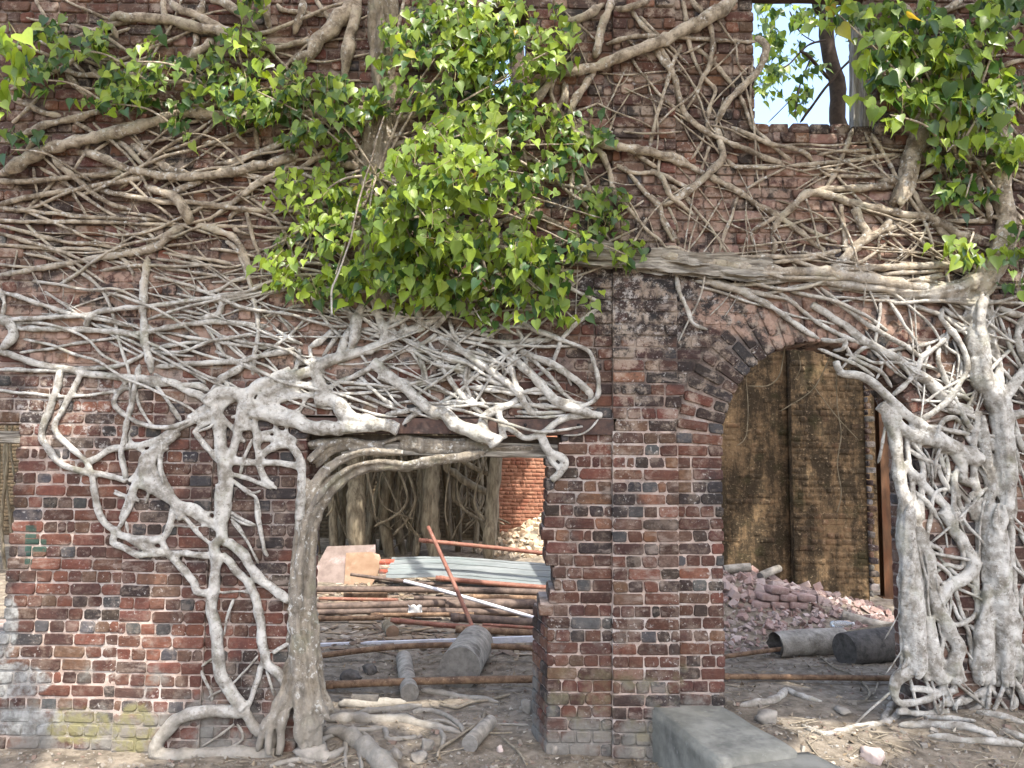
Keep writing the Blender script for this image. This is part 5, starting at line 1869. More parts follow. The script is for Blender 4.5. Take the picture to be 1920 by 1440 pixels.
# ------------------------------------------------------------------ the tree behind the upper window
WT = thing('window_tree', 'dark slim tree seen against the sky through the upper window', 'tree', (P(1840, 1200, 2.2).x, 2.2, 0))
M_DTRUNK = simple_mat('dark_trunk', (0.05, 0.036, 0.028), (0.10, 0.072, 0.055), 14, 0.9, 0.6)
tp = [Vector((P(1840, 1200, 2.2).x, 2.2, 0.0)), Vector((P(1800, 700, 2.2).x, 2.2, 2.2)), P(1680, 420, 2.2), P(1577, 250, 2.2), P(1572, 170, 2.2), P(1552, 90, 2.2), P(1550, 20, 2.2), P(1556, -60, 2.2), P(1575, -260, 2.2)]
v, f = tube(tp, [.14, .12, .10, .085, .08, .075, .07, .065, .05], 10, 0.08, 0.2, 4.0)
mesh_obj('trunk', v, f, M_DTRUNK, WT)
for pts, r in (([(1556, 150), (1520, 110), (1500, 95)], .02), ([(1500, 230), (1560, 150), (1625, 80), (1660, 40)], .016), ([(1552, 40), (1530, 10), (1525, -40)], .04),
               ([(1550, 75), (1515, 85), (1480, 120), (1460, 130)], .012), ([(1520, 110), (1500, 160), (1490, 220)], .009), ([(1480, 20), (1500, 60), (1530, 80)], .008),
               ([(1440, 230), (1470, 200), (1490, 180)], .006)):
    q = [P(a, b_, 2.1 - 0.1 * i) for i, (a, b_) in enumerate(pts)]
    v, f = tube(q, [r * (1 - 0.5 * i / len(q)) for i in range(len(q))], 6, 0.1, 0.4, pts[0][0], step=0.05)
    mesh_obj('branch', v, f, M_DTRUNK, WT)
wl, wt_tw = [], MB()
rsq = random.Random(13)
for (cx, cy, rx, ry, n) in ((1436, 45, 22, 50, 46), (1490, 45, 45, 40, 34), (1530, 30, 40, 30, 22), (1460, 165, 36, 36, 40), (1515, 130, 26, 26, 16), (1440, 150, 20, 40, 20), (1490, 215, 30, 18, 10), (1440, -20, 60, 40, 40), (1475, 110, 50, 40, 30), (1500, 175, 40, 40, 26), (1430, 100, 20, 50, 24), (1530, -30, 60, 40, 40),
                          (1600, 90, 20, 40, 10)):
    m = 0
    while m < n:
        p = P(cx + rsq.gauss(0, .5) * rx, cy + rsq.gauss(0, .5) * ry, rsq.uniform(1.6, 2.6))
        k = rsq.randint(4, 7)
        sprig(p + Vector((rsq.uniform(-.15, .15), 0, rsq.uniform(.05, .2))), p, k, rsq, (3, 5, 4, .1), 1.15, None, wl, wt_tw)
        m += k
place_leaves(wl, WT, 200)
wt_tw.build('twigs', M_DTRUNK, WT, True, 'stuff')

# ------------------------------------------------------------------ the tree behind the middle window
MT = thing('garden_tree', 'sunlit tree showing through the foliage at the middle window', 'tree', (P(1180, 1200, 2.6).x, 2.6, 0))
bx = P(1180, 1200, 2.6).x
v, f = tube([Vector((bx, 2.6, 0)), Vector((bx, 2.6, 2.4)), P(1080, 420, 2.6), P(985, 180, 2.6), P(965, 60, 2.6), P(950, -120, 2.6)], [.13, .12, .11, .1, .09, .07], 10, .1, .2, 9.0)
mesh_obj('trunk', v, f, M_DTRUNK, MT)
ml, mt_tw = [], MB()
for _ in range(14):
    p = P(rsq.uniform(900, 985), rsq.uniform(-20, 190), rsq.uniform(2.0, 3.2))
    sprig(p + Vector((rsq.uniform(-.15, .15), 0, .15)), p, 6, rsq, (2, 5, 6, .3), 1.1, None, ml, mt_tw)
place_leaves(ml, MT, 160)
mt_tw.build('twigs', M_DTRUNK, MT, True, 'stuff')

# ------------------------------------------------------------------ inner walls behind the arch and the far court
def moss_mat(nm='mossy_render', flat=False):
    s = NT(nm)
    x, y, z = s.xyz()
    c = (0.12, 0.08, 0.045) if flat else s.attr()
    gold = s.mix(s.noise(7, 6, .65), (0.115, 0.076, 0.043), (0.31, 0.205, 0.112))
    col = s.mix(s.ramp(s.noise(2.2, 4), 0.32, 0.55, 0.45, 1.0), c, gold)
    st = s.math('ADD', s.math('MULTIPLY', s.noise(2.4, 7, 0.7, stretch=(2.2, 1, 0.4)), 0.5), s.math('MULTIPLY', s.noise(1.6, 6, 0.68), 0.5))
    st = s.math('ADD', st, s.math('MULTIPLY', s.math('SUBTRACT', s.noise(15, 5, 0.7), 0.5), 0.25))
    st = s.math('ADD', st, s.ramp(x, 2.3, 2.9, -0.06, 0.05))
    col = s.mix(s.ramp(st, 0.44, 0.60, 0, 0.88), col, (0.028, 0.023, 0.016))
    col = s.mix(s.ramp(s.noise(26, 6, .7), 0.56, 0.68, 0, 0.6), col, (0.36, 0.27, 0.17))
    col = s.mix(s.ramp(s.noise(3.2, 4), 0.56, 0.68, 0, 0.2), col, (0.05, 0.055, 0.016))
    h = s.noise(26, 6, .7)
    return s.done(col, 0.95, s.bump(h, 0.7, 0.02), 0.1)
M_MOSS = moss_mat()
M_MOSS2 = moss_mat('mossy_plaster', True)
M_MOSSM = simple_mat('inner_mortar', (0.10, 0.072, 0.04), (0.19, 0.135, 0.075), 8, 0.95, 0.5, (0.035, 0.028, 0.018))

def inner_wall(name, label, x0, x1, Y, z0, z1, thick, ws, bmat, mmat, seed, relief=(0, 0.01), ch=CH, group=None):
    T = thing(name, label, 'wall', ((x0 + x1) / 2, Y, 0), group)
    T['kind'] = 'thing'
    rs = random.Random(seed)
    mb, co = MB(), MB()
    co.box(x0, x1, Y + 0.008, Y + thick, z0, z1)
    k = 0
    z = z0 + ch / 2
    while z < z1:
        for (p, q) in fill(x0, x1, k % 2 == 0, rs, k):
            v, f = brick_geo(q - p, BH * ch / CH, 0.05, rs)
            yy = Y + rs.uniform(*relief)
            mb.add([t + Vector(((p + q) / 2, yy, z)) for t in v], f, pick(ws, rs))
        z += ch; k += 1
    co.build('mortar', mmat, T)
    mb.build('bricks', bmat, T, True, 'stuff')
    return T
w0 = {'brown': 4, 'deep': 3, 'dark': 3, 'orange': 1}
xa, xb = P(1250, 900, 4.95).x, P(1479, 900, 4.95).x
xc = P(1640, 900, 4.6).x
inner_wall('room_wall', 'golden brown mossy brick wall at the back of the arched room', xa - 1.2, xb, 4.95, -0.1, 5.0, 0.4, w0, M_MOSS, M_MOSS2, 1, (0.002, 0.03))
inner_wall('room_wall', 'dark stained brick wall behind the arch beside the rusty post', xb + 0.015, xc, 4.83, -0.1, 5.0, 0.51, w0, M_MOSS, M_MOSS2, 2, (-0.002, 0.016))
# toothed quoin at the broken edge
QT = thing('brick_quoin', 'toothed broken brick edge next to the rusty post behind the arch', 'brickwork', (xc, 4.6, 0))
rs = random.Random(6)
z = 0.3
k = 0
while z < 3.6:
    w = rs.choice((0.07, 0.11)) if k % 2 else rs.choice((0.03, 0.05))
    v, f = brick_geo(w, BH, 0.2, rs)
    o = mesh_obj('brick', [t + Vector((xc + w / 2 + 0.004, 4.79 + rs.uniform(-.01, .01), z)) for t in v], f, M_BRICK, QT)
    o.color = pick({'dark': 3, 'brown': 3, 'grey': 1}, rs)
    z += CH; k += 1
dw = inner_wall('side_wall', 'shadowy brick wall deep behind the rusty post', xc - 0.3, 7.0, 6.6, -0.1, 5.0, 0.4, w0, M_MOSS, M_MOSS2, 3, (0, 0.02))

# rusty steel post
pb = PG(1668, 1133, 0.06)
pt_ = P(1662, 560, pb.y)
post = thing('steel_post', 'orange rusty steel post standing inside the arch', 'post', (pb.x, pb.y, 0))
pm = MB()
wv = 0.062
for (a0, a1, b0, b1) in ((-wv, wv, 0, 0.014), (-0.010, 0.010, 0.0145, 0.12), (-wv, wv, 0.1205, 0.1345)):
    pm.box(pb.x + a0, pb.x + a1, pb.y + b0, pb.y + b1, -0.05, pt_.z + 0.3)
pm.build('shaft', M_POST, post)
pm = MB(); pm.box(pb.x - 0.10, pb.x + 0.10, pb.y - 0.03, pb.y + 0.17, gh(pb.x, pb.y) - 0.02, gh(pb.x, pb.y) + 0.018); pm.build('base_plate', M_POST, post)

# ---- far court: red wall, dark wall, banyan
inner_wall('court_wall', 'sunlit orange red brick wall far behind the doorway', P(925, 900, 12.2).x, P(1200, 900, 12.2).x, 12.2, -0.1, 5.5, 0.4,
           {'orange': 6, 'red': 4, 'pink': 2}, M_BRICKS if False else simple_mat('far_red', (0.22, 0.092, 0.055), (0.31, 0.155, 0.10), 9, .9, .5, (0.20, 0.07, 0.045), spots=(.45, .28, .2)), simple_mat('far_red_mortar', (0.24, 0.12, 0.08), (0.34, 0.2, 0.14), 9), 5, (-.006, .006))
inner_wall('court_wall', 'dim brown brick wall behind the hanging banyan trunks', P(-500, 900, 12.6).x, P(928, 900, 12.6).x, 12.6, -0.1, 6.0, 0.4,  # left run added as a dark backdrop behind the side opening
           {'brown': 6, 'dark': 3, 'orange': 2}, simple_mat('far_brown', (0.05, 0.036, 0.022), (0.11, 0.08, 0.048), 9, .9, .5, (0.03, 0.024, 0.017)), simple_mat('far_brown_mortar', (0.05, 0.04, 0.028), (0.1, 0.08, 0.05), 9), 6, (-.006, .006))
M_BANYAN = simple_mat('banyan_bark', (0.085, 0.066, 0.043), (0.26, 0.22, 0.155), 6, .85, .6, (0.13, 0.10, 0.07), stretch=(3, 3, .7), bdist=.02)
BT = thing('banyan_tree', 'clump of hanging banyan trunks in the court behind the doorway', 'tree', PG(790, 1050, 0.1))
BAN = """100 120 470,60 475,200 470,400 490,640 480,720 9.0
46 90 300,240 330,400 340,620 360,740 9.6
60 80 720,60 640,220 580,400 540,600 530,720 10.0
80 110 690,60 680,180 640,400 660,600 690,720 9.6
60 80 750,60 740,200 720,420 740,600 770,700 9.9
40 60 800,60 790,300 800,520 780,720 10.2
66 76 870,60 860,230 870,400 840,600 820,720 9.7
60 50 880,430 850,560 830,700 9.4
96 120 935,60 930,150 915,400 930,600 950,730 9.2
60 66 1005,60 1010,150 1020,350 1030,600 9.8
70 60 1000,60 1060,180 1180,260 1310,320 9.3
70 90 1320,40 1310,90 1290,380 1275,560 1260,740 9.0
46 50 1060,340 1150,300 1190,390 1230,480 1265,580 9.5
50 60 560,60 550,300 560,500 590,720 10.4
40 50 610,60 620,300 630,520 620,700 10.6
40 60 1150,60 1100,250 1090,480 1080,700 10.3
40 40 990,100 1010,60 1200,160 1310,200 9.1
36 50 1230,60 1220,260 1200,420 1190,700 10.0
60 80 390,60 395,300 385,520 380,720 10.2
50 70 240,60 250,300 230,520 240,740 9.8
80 100 -60,60 -50,300 -60,520 -40,740 9.8
50 70 -560,-200 -550,200 -580,480 -560,760 8.6
80 90 -640,-200 -620,200 -650,480 -640,760 9.2
60 70 -500,-200 -470,100 -500,480 -480,760 9.6
26 30 -1640,-260 -1620,100 -1655,480 -1630,800 7.4
20 24 -1600,-260 -1640,100 -1600,480 -1590,800 7.8
30 36 -1690,-260 -1670,100 -1690,480 -1700,800 7.0
16 20 -1560,-260 -1600,0 -1570,300 -1580,800 7.5
24 24 -1740,-260 -1700,0 -1740,300 -1710,800 8.0
"""
rsn = random.Random(2)
for i, ln in enumerate(BAN.strip().splitlines()):
    tk = ln.split()
    w0_, w1_, Y = float(tk[0]), float(tk[1]), float(tk[-1])
    px = [tuple(map(float, t.split(','))) for t in tk[2:-1]]
    q = [P(520 + a * .3125, 830 + b * .3125, Y + rsn.uniform(-.1, .1)) for a, b in px]
    if i < 23:
        q = [Vector((q[0].x, q[0].y, 4.6))] + q
    if i not in (0, 8, 11):
        w0_, w1_ = w0_ * .72, w1_ * .72
    r = [(w0_ + (w1_ - w0_) * j / (len(q) - 1)) * .3125 / 2 / scale_at(q[-1]) for j in range(len(q))]
    v, f = tube(q, r, 10, .05, .25, i * 2.2, step=.14)
    mesh_obj('hanging_root' if i > 3 else 'trunk', v, f, M_BANYAN, BT)
bt = MB()
for _ in range(46):
    x, y0 = rsn.uniform(P(560, 900, 9.5).x, P(940, 900, 9.5).x), rsn.uniform(8.9, 10.6)
    q = [Vector((x, y0, 4.0)), Vector((x + rsn.uniform(-.2, .2), y0, 2.4)), Vector((x + rsn.uniform(-.4, .4), y0, 1.2)), Vector((x + rsn.uniform(-.6, .6), y0, rsn.uniform(0.1, .9)))]
    v, f = tube(q, [rsn.uniform(.008, .03)] * 4, 6, .2, .6, x * 3, step=.1)
    bt.add(v, f)
bt.build('rootlets', M_BANYAN, BT, True, 'stuff')
# unseen crown added overhead, sized to keep the court behind it dim
def crown(name, T, boxes, size, seed, n, wts=(4, 5, 1, 0), holes=()):
    rs = random.Random(seed)
    mb = MB()
    for (x0, x1, y0, y1, z0, z1, cnt, gap) in boxes:
        c = 0
        tries = 0
        while c < cnt and tries < cnt * 6:
            tries += 1
            p = Vector((rs.uniform(x0, x1), rs.uniform(y0, y1), rs.uniform(z0, z1)))
            if fb(p.x * 0.55, p.y * 0.55, p.z * 0.5 + seed, 2) < gap:
                continue
            if any(((p - h).cross(SDIR)).length < hr * (0.75 + 0.5 * rs.random()) for h, hr in holes):
                continue
            s = size * rs.uniform(0.7, 1.3)
            M = Matrix.Translation(p) @ Matrix.Rotation(rs.uniform(0, 6.28), 4, 'Z') @ Matrix.Rotation(rs.gauss(0, .6), 4, 'X') @ Matrix.Rotation(R(70) + rs.gauss(0, .4), 4, 'X') @ Matrix.Diagonal((s, s, s, 1))
            v, f = LV[rs.randrange(12)]
            mb.add([M @ t for t in v], f, leaf_col(wts, rs))
            c += 1
    return mb.build(name, M_LEAVES, T, True, 'stuff')
crown('crown', BT, [(-4.5, 1.0, 6.2, 11.5, 4.4, 6.2, 4200, -0.25), (-10.5, -4.5, 4.0, 11.5, 4.4, 6.2, 3200, -0.3)], 0.24, 3, 0)

# ------------------------------------------------------------------ pipes, bars and sheets stacked in the court
def pipe(label, cr, w, pts, Y, mat, name='steel_pipe', hollow=True, cat='pipe'):
    ox, oy, s = CROPS[cr]
    Y = list(Y)
    for _ in range(40):
        q = [P(ox + a * s, oy + b * s, y) for (a, b), y in zip(pts, Y)]
        r = w * s / 2 / scale_at(q[0])
        if min(p.z - gh(p.x, p.y) - r for p in q) > 0.0:
            break
        Y = [y - 0.1 for y in Y]
    T = thing(name, label, cat, q[0].lerp(q[-1], 0.5))
    v, f = tube(q, [r] * len(q), 14, 0.01, 0.03, w + q[0].x, 'flat', 0.12, 0.004)
    if hollow:
        f = f[:-2]
        n = len(v)
        # open ends: inner wall of the pipe
        for e in (0, len(v) - 14):
            ring = [v[e + i] for i in range(14)]
            c = sum(ring, Vector()) / 14
            d = (q[1] - q[0]).normalized() * (1 if e == 0 else -1)
            b = len(v)
            v += [c + (p - c) * 0.86 for p in ring] + [c + (p - c) * 0.86 + d * 0.12 for p in ring] + [c + d * 0.12]
            for i in range(14):
                j = (i + 1) % 14
                f += [(e + i, b + i, b + j, e + j), (b + i, b + 14 + i, b + 14 + j, b + j), (b + 14 + i, b + 28, b + 14 + j)]
    mesh_obj('tube', v, f, mat, T)
    # a screwed collar part way along
    if hollow and w > 24:
        t = 0.06
        c = q[0].lerp(q[1], t); d = (q[1] - q[0]).normalized()
        v, f = tube([c, c + d * 0.07], [r * 1.16, r * 1.16], 14, 0, 0, 1, 'flat', .05, 0)
        mesh_obj('collar', v, f, mat, T)
    return T
pipe('red oxide pipe propped highest, running to the pale rubble', 'H', 25, [(850, 585), (1250, 625), (1640, 668)], (6.0, 6.0, 6.0), M_RED)
pipe('tan pipe leaning steeply across the front of the metal sheet', 'H', 23, [(905, 505), (1040, 800), (1175, 1115)], (6.0, 5.5, 5.1), M_RED)
pipe('red pipe lying along the lower edge of the metal sheet', 'H', 30, [(950, 812), (1300, 845), (1680, 875)], (5.4, 5.4, 5.4), M_RED)
pipe('brown pipe at the top left of the pile by the pink board', 'H', 36, [(180, 878), (500, 880), (1150, 884)], (5.2, 5.2, 5.2), M_DPIPE)
pipe('thin dark red rod sloping under the metal sheet', 'H', 20, [(440, 790), (760, 832), (1080, 862)], (5.55, 5.5, 5.4), M_DPIPE, 'steel_rod', False, 'rod')
pipe('pale slim bar slanting down across the pile to the pier', 'H', 20, [(760, 830), (1050, 905), (1600, 1068)], (5.0, 4.8, 4.4), M_PALE, 'slanting_bar', False, 'bar')
pipe('short red pipe between two brown pipes on the left of the pile', 'H', 21, [(250, 935), (500, 940), (725, 943)], (5.0, 5.0, 5.0), M_RED)
pipe('stubby tan pipe end behind the short red pipe', 'H', 36, [(400, 920), (660, 916)], (5.3, 5.3), M_RUST)
pipe('long brown pipe running through the middle of the pile', 'H', 44, [(170, 985), (600, 975), (1010, 962)], (4.8, 4.8, 4.8), M_DPIPE)
pipe('heavy black pipe at the back right of the pile', 'H', 62, [(980, 975), (1300, 968), (1700, 975)], (4.95, 4.95, 4.95), M_DPIPE)
pipe('dark upper pipe right of the leaning tan pipe', 'H', 40, [(1060, 885), (1350, 890), (1700, 905)], (5.15, 5.15, 5.15), M_DPIPE)
pipe('bright red pipe low in the middle of the pile', 'H', 30, [(680, 1065), (1000, 1095), (1330, 1122)], (4.35, 4.35, 4.35), M_RED)
pipe('thick brown grey pipe behind the bright red one', 'H', 50, [(1040, 1048), (1300, 1065), (1620, 1085)], (4.55, 4.55, 4.55), M_DPIPE)
pipe('brown pipe butting the bright red pipe, running to the pier', 'H', 40, [(1070, 1118), (1300, 1130), (1620, 1146)], (4.2, 4.2, 4.2), M_RUST)
pipe('short red pipe beside the foot of the pier', 'H', 20, [(1230, 1092), (1400, 1102), (1600, 1116)], (4.4, 4.4, 4.4), M_RED)
pipe('bent rusty pipe just below the white bar', 'H', 34, [(170, 1290), (480, 1250), (760, 1222), (1100, 1215), (1600, 1235)], (2.75, 2.75, 2.75, 2.75, 2.75), M_RUST)
pipe('rusty mottled pipe low across the doorway, nearest of all', 'K', 44, [(440, 272), (1100, 245), (1760, 234)], (1.35, 1.35, 1.35), M_RUST)
pipe('rusty pipe lying across the foot of the arch opening', 'J', 30, [(60, 935), (560, 940), (1080, 946)], (1.7, 1.7, 1.7), M_RUST)
pipe('thin rusty pipe resting on the pale log inside the arch', 'J', 25, [(40, 836), (420, 785), (800, 742)], (2.0, 2.3, 2.6), M_RUST)
for k_, (a_, b_, c_, d_, w_, y_, m_, l_) in enumerate(((180, 1020, 900, 1005, 34, 4.6, M_DPIPE, 'dark pipe under the long brown one at the left of the pile'),
        (560, 1035, 1180, 1030, 26, 4.5, M_RUST, 'thin rusty pipe deep in the middle of the pile'), (1150, 925, 1680, 935, 30, 5.0, M_RUST, 'rusty pipe wedged between the two dark upper pipes'),
        (820, 930, 1300, 948, 24, 5.0, M_DPIPE, 'slim dark pipe crossing behind the leaning tan pipe'), (200, 1058, 640, 1050, 30, 4.3, M_RUST, 'rusty pipe end lowest at the left of the pile'),
        (900, 1010, 1650, 1022, 40, 4.7, M_DPIPE, 'broad dark pipe just under the heavy black one'))):
    pipe(l_, 'H', w_, [(a_, b_), ((a_ + c_) / 2, (b_ + d_) / 2), (c_, d_)], (y_, y_, y_), m_)
# white box bar
a, b = P(520 + 160 * .3125, 830 + 1228 * .3125, 2.95), P(520 + 1600 * .3125, 830 + 1178 * .3125, 2.95)
wbar = plank('white_bar', a, b, 0.058, 0.05, M_PALE, 2.0, 0.0006, None, 12, 3)
tag(wbar, 'white square steel bar lying straight across behind the doorway', 'bar')

# corrugated sheet, ribs running along its length
c0, c1, c2, c3 = [P(520 + a * .3125, 830 + b * .3125, y) for a, b, y in ((690, 688, 6.6), (1640, 712, 6.6), (1690, 852, 6.05), (648, 812, 6.05))]
vs, fs = [], []
nu, nv = 24, 56
for j in range(nv + 1):
    t = j / nv
    for i in range(nu + 1):
        u = i / nu
        p = (c0.lerp(c1, u)).lerp(c3.lerp(c2, u), t)
        tt = (t * 4) % 1.0
        rib = 0.012 if 0.15 < tt < 0.38 else 0.0
        sag = 0.03 * math.sin(u * math.pi * 1.5) + 0.012 * fb(u * 5, t * 4, 1)
        vs.append(p + Vector((0.02 * fb(t * 9, i < 1, 2) if i in (0, nu) else 0, -rib - 0.01 * fb(u * 3, t * 8, 0), sag + rib * .4)))
for j in range(nv):
    for i in range(nu):
        fs.append((j * (nu + 1) + i, j * (nu + 1) + i + 1, (j + 1) * (nu + 1) + i + 1, (j + 1) * (nu + 1) + i))
sh = mesh_obj('metal_sheet', vs, fs, M_SHEET, None, False)
sm = sh.modifiers.new('gauge', 'SOLIDIFY'); sm.thickness = 0.004
tag(sh, 'long grey green ribbed metal sheet leaning on the pipe pile', 'metal sheet')
# boards
def board(name, label, pts, Ys, mat, th=0.018):
    q = [P(520 + a * .3125, 830 + b * .3125, y) for (a, b), y in zip(pts, Ys)]
    n = (q[1] - q[0]).cross(q[2] - q[0]).normalized()
    if n.y < 0:
        n = -n
    k = len(q)
    v = q + [p + n * th for p in q]
    f = [tuple(range(k)), tuple(range(2 * k - 1, k - 1, -1))] + [(i, i + k, (i + 1) % k + k, (i + 1) % k) for i in range(k)]
    return tag(mesh_obj(name, v, f, mat, None, False), label, 'board')
board('pink_board', 'pinkish board propped at the left of the pile behind the doorway', [(300, 622), (588, 612), (590, 700), (430, 862), (200, 862), (235, 745)], (7.0, 7.0, 6.85, 6.5, 6.5, 6.75), M_PLYP)
board('tan_board', 'tan plywood offcut leaning against the pink board', [(412, 662), (560, 656), (612, 672), (628, 730), (600, 800), (560, 864), (400, 866)], (6.8, 6.8, 6.8, 6.65, 6.5, 6.4, 6.4), M_PLY)
rc = thing('brick_stack', 'small red and cream brick stack at the end of the metal sheet', 'bricks', P(720, 1060, 6.4))
for i in range(4):
    v, f = brick_geo(0.22, 0.075, 0.1, random.Random(i))
    c = P(520 + 655 * .3125, 830 + (800 - i * 27) * .3125, 6.45)
    o = mesh_obj('brick', [t + c for t in v], f, M_BRICK, rc)
    o.color = (0.42, 0.10, 0.06, 1) if i % 2 else (0.5, 0.36, 0.28, 1)
# timbers carrying the pile
for i, (a, b, c, d, Y, lab) in enumerate(((260, 1000, 300, 1100, 4.9, 'dark timber trestle leg under the left of the pile'), (590, 1040, 625, 1130, 4.8, 'short dark prop under the middle of the pile'))):
    p0, p1 = P(520 + a * .3125, 830 + b * .3125, Y), P(520 + c * .3125, 830 + d * .3125, Y)
    m = MB(); w = (p1.x - p0.x)
    m.box(p0.x, p0.x + max(w, .07), Y, Y + 0.09, gh(p0.x, Y) - 0.03, p0.z + 0.05)
    tag(m.build('timber_prop', simple_mat('dark_timber%d' % i, (0.06, 0.035, 0.025), (0.12, 0.075, 0.05), 12)), lab, 'prop')

# ------------------------------------------------------------------ logs
def log(label, cr, pts, w, Ys, mat, ends=M_SAWN, name='log', seed=0.0, ragged=False, end_taper=1.0, on_ground=True):
    ox, oy, s = CROPS[cr]
    q = [P(ox + a * s, oy + b * s, y) for (a, b), y in zip(pts, Ys)]
    ws = w if isinstance(w, tuple) else (w, w)
    r = [(ws[0] + (ws[1] - ws[0]) * i / (len(q) - 1)) * s / 2 / scale_at(p) for i, p in enumerate(q)]
    if on_ground:
        for p, rr in zip(q, r):
            p.z = gh(p.x, p.y) + rr * 0.85
    T = thing(name, label, 'log', q[0].lerp(q[-1], .5))
    v, f = tube(q, r, 20, 0.0, 0.0, seed, 'flat', 0.08, 0.0)
    body = mesh_obj('bark', v, f[:-2], mat, T)
    for e, c, p2 in ((0, q[0], q[1]), (len(v) - 20, q[-1], q[-2])):
        ring = [v[e + i] for i in range(20)]
        cc = sum(ring, Vector()) / 20
        d = (c - p2).normalized()
        inn = [cc + (p - cc) * 0.62 + d * 0.004 for p in ring]
        vv = ring + inn + [cc + d * 0.006]
        ff = [(i, (i + 1) % 20, (i + 1) % 20 + 20, i + 20) for i in range(20)] + [(i + 20, (i + 1) % 20 + 20, 40) for i in range(20)]
        if e == 0:
            ff = [tuple(reversed(t)) for t in ff]
        if ragged and e == 0:
            vv = [p + d * 0.05 * fb(p.x * 20, p.y * 20, p.z * 20) for p in ring] + [cc + (p - cc) * 0.7 - d * 0.10 for p in ring] + [cc - d * 0.14]
        mesh_obj('cut_end', vv, ff, ends, T)
    return T
log('thick grey log with sawn end pointing out of the doorway', 'H', [(1095, 1345), (1140, 1270), (1190, 1205)], (250, 215), (1.5, 2.0, 2.5), M_LOG, seed=1)
log('short grey log half buried behind the near rusty pipe', 'K', [(985, 360), (970, 240), (950, 110)], (110, 92), (1.15, 1.6, 2.3), M_LOG, seed=2)
log('pale sawn log stub lying near the foot of the pier', 'K', [(1345, 690), (1400, 610), (1470, 545)], (100, 84), (0.1, 0.32, 0.55), M_LOG, seed=3)
log('small cut branch end in sunlight beneath the pile', 'H', [(690, 1185), (660, 1125)], (80, 70), (3.3, 3.7), M_BANYAN, M_PLY, seed=4)
log('pale smooth trunk with ragged hollow end inside the arch', 'J', [(395, 850), (550, 845), (760, 820)], (140, 150), (2.15, 2.25, 2.4), M_LOG, M_LOGDARK, seed=5, ragged=True)
log('black charred log with sawn face beside the fig roots', 'J', [(775, 845), (900, 840), (1140, 830)], (180, 190), (1.9, 2.0, 2.2), M_LOGDARK, M_LOGDARK, seed=6)
log('long pale trunk lying behind the charred log', 'J', [(640, 760), (850, 730), (1180, 660)], (60, 120), (2.9, 2.95, 3.2), M_BANYAN, seed=7)
log('thin pale branch log on the rubble behind the arch', 'J', [(760, 560), (900, 590), (1060, 610)], (60, 50), (3.7, 3.6, 3.5), M_LOG, seed=8)
log('broken timber lying on top of the rubble heap', 'J', [(110, 348), (180, 340), (255, 335)], (50, 50), (4.6, 4.6, 4.6), M_LOG, seed=9, on_ground=False)
log('grey timber end poking from the rubble heap', 'J', [(310, 385), (360, 360), (415, 340)], (46, 40), (4.4, 4.5, 4.6), M_LOG, seed=10, on_ground=False)
log('short dark log chunk behind the fig buttress', 'K', [(640, 330), (720, 325), (800, 320)], (70, 70), (1.05, 1.05, 1.05), M_LOGDARK, M_LOGDARK, seed=12)

# ------------------------------------------------------------------ rocks, rubble, slab
def rock_geo(rs, flat=0.6, cut=0.25, sub=2):
    bm = bmesh.new()
    bmesh.ops.create_icosphere(bm, subdivisions=sub, radius=1.0)
    sd = rs.uniform(0, 100)
    for v in bm.verts:
        p = v.co.copy()
        n = 1 + 0.5 * fb(p.x * .8 + sd, p.y * .8, p.z * .8, 2) + 0.12 * fb(p.x * 3 + sd, p.y * 3, p.z * 3, 2)
        v.co = Vector((p.x * n, p.y * n * 0.85, p.z * n * flat))
    for _ in range(4):
        d = Vector((rs.gauss(0, 1), rs.gauss(0, 1), rs.gauss(0, .7))).normalized()
        h = rs.uniform(0.55, 0.85)
        for v in bm.verts:
            e = v.co.dot(d) - h * 0.8
            if e > 0:
                v.co -= d * e * 0.9
    vs = [v.co.copy() for v in bm.verts]
    fs = [tuple(x.index for x in f.verts) for f in bm.faces]
    bm.free()
    return vs, fs
rsk = random.Random(17)
def rock(label, px, py, wpx, flat, mat, name='stone', cat='stone', z0=None, dz=0.5):
    p = PGG(px, py)
    r = wpx / 2 / scale_at(p)
    v, f = rock_geo(rsk, flat, sub=3)
    o = mesh_obj(name, [t * r for t in v], f, mat, None, True)
    o.location = (p.x, p.y, p.z + r * flat * dz)
    o.rotation_euler = (0, 0, rsk.uniform(0, 6.28))
    return tag(o, label, cat)
M_PALEROCK = simple_mat('pale_rock', (0.34, 0.27, 0.24), (0.52, 0.43, 0.39), 8, .9, .5, (0.22, 0.18, 0.16))
rock('rounded grey boulder beside the stone slab inside the arch', 1440, 1352, 60, .5, M_ROCK)
rock('pinkish broken stone on the bare earth at lower right', 1637, 1424, 56, .45, M_PALEROCK)
rock('flat grey stone at the foot of the brick pier', 1108, 1408, 44, .45, M_ROCK)
rock('angular grey stone in front of the pier corner', 1040, 1412, 30, .7, M_ROCK)
rock('pale lump of stone lying on the floor just inside the arch', 1382, 1203, 26, .6, M_PALEROCK)
rock('flat grey slab stone at the base of the doorway fig', 590, 1418, 84, .35, M_ROCK)
rock('grey stone beside the pale log stub', 800, 1405, 34, .7, M_ROCK)
rock('dark round stone behind the near rusty pipe', 692, 1262, 32, .8, M_LOGDARK)
rock('dark boulder left of the short grey log', 662, 1278, 42, .7, M_LOGDARK)
rock('grey boulder touching the left foot of the pier', 990, 1335, 26, 1.1, M_ROCK)
rock('small grey stone between ground roots in front of doorway', 742, 1418, 30, .6, M_ROCK)
rock('pale pebble among twigs before the pier', 938, 1408, 18, .7, M_PALEROCK)
rock('low stone half sunk near the doorway roots', 788, 1425, 40, .5, M_ROCK)
rock('grey stone on the arch floor near the charred log', 1580, 1335, 40, .3, M_ROCK)

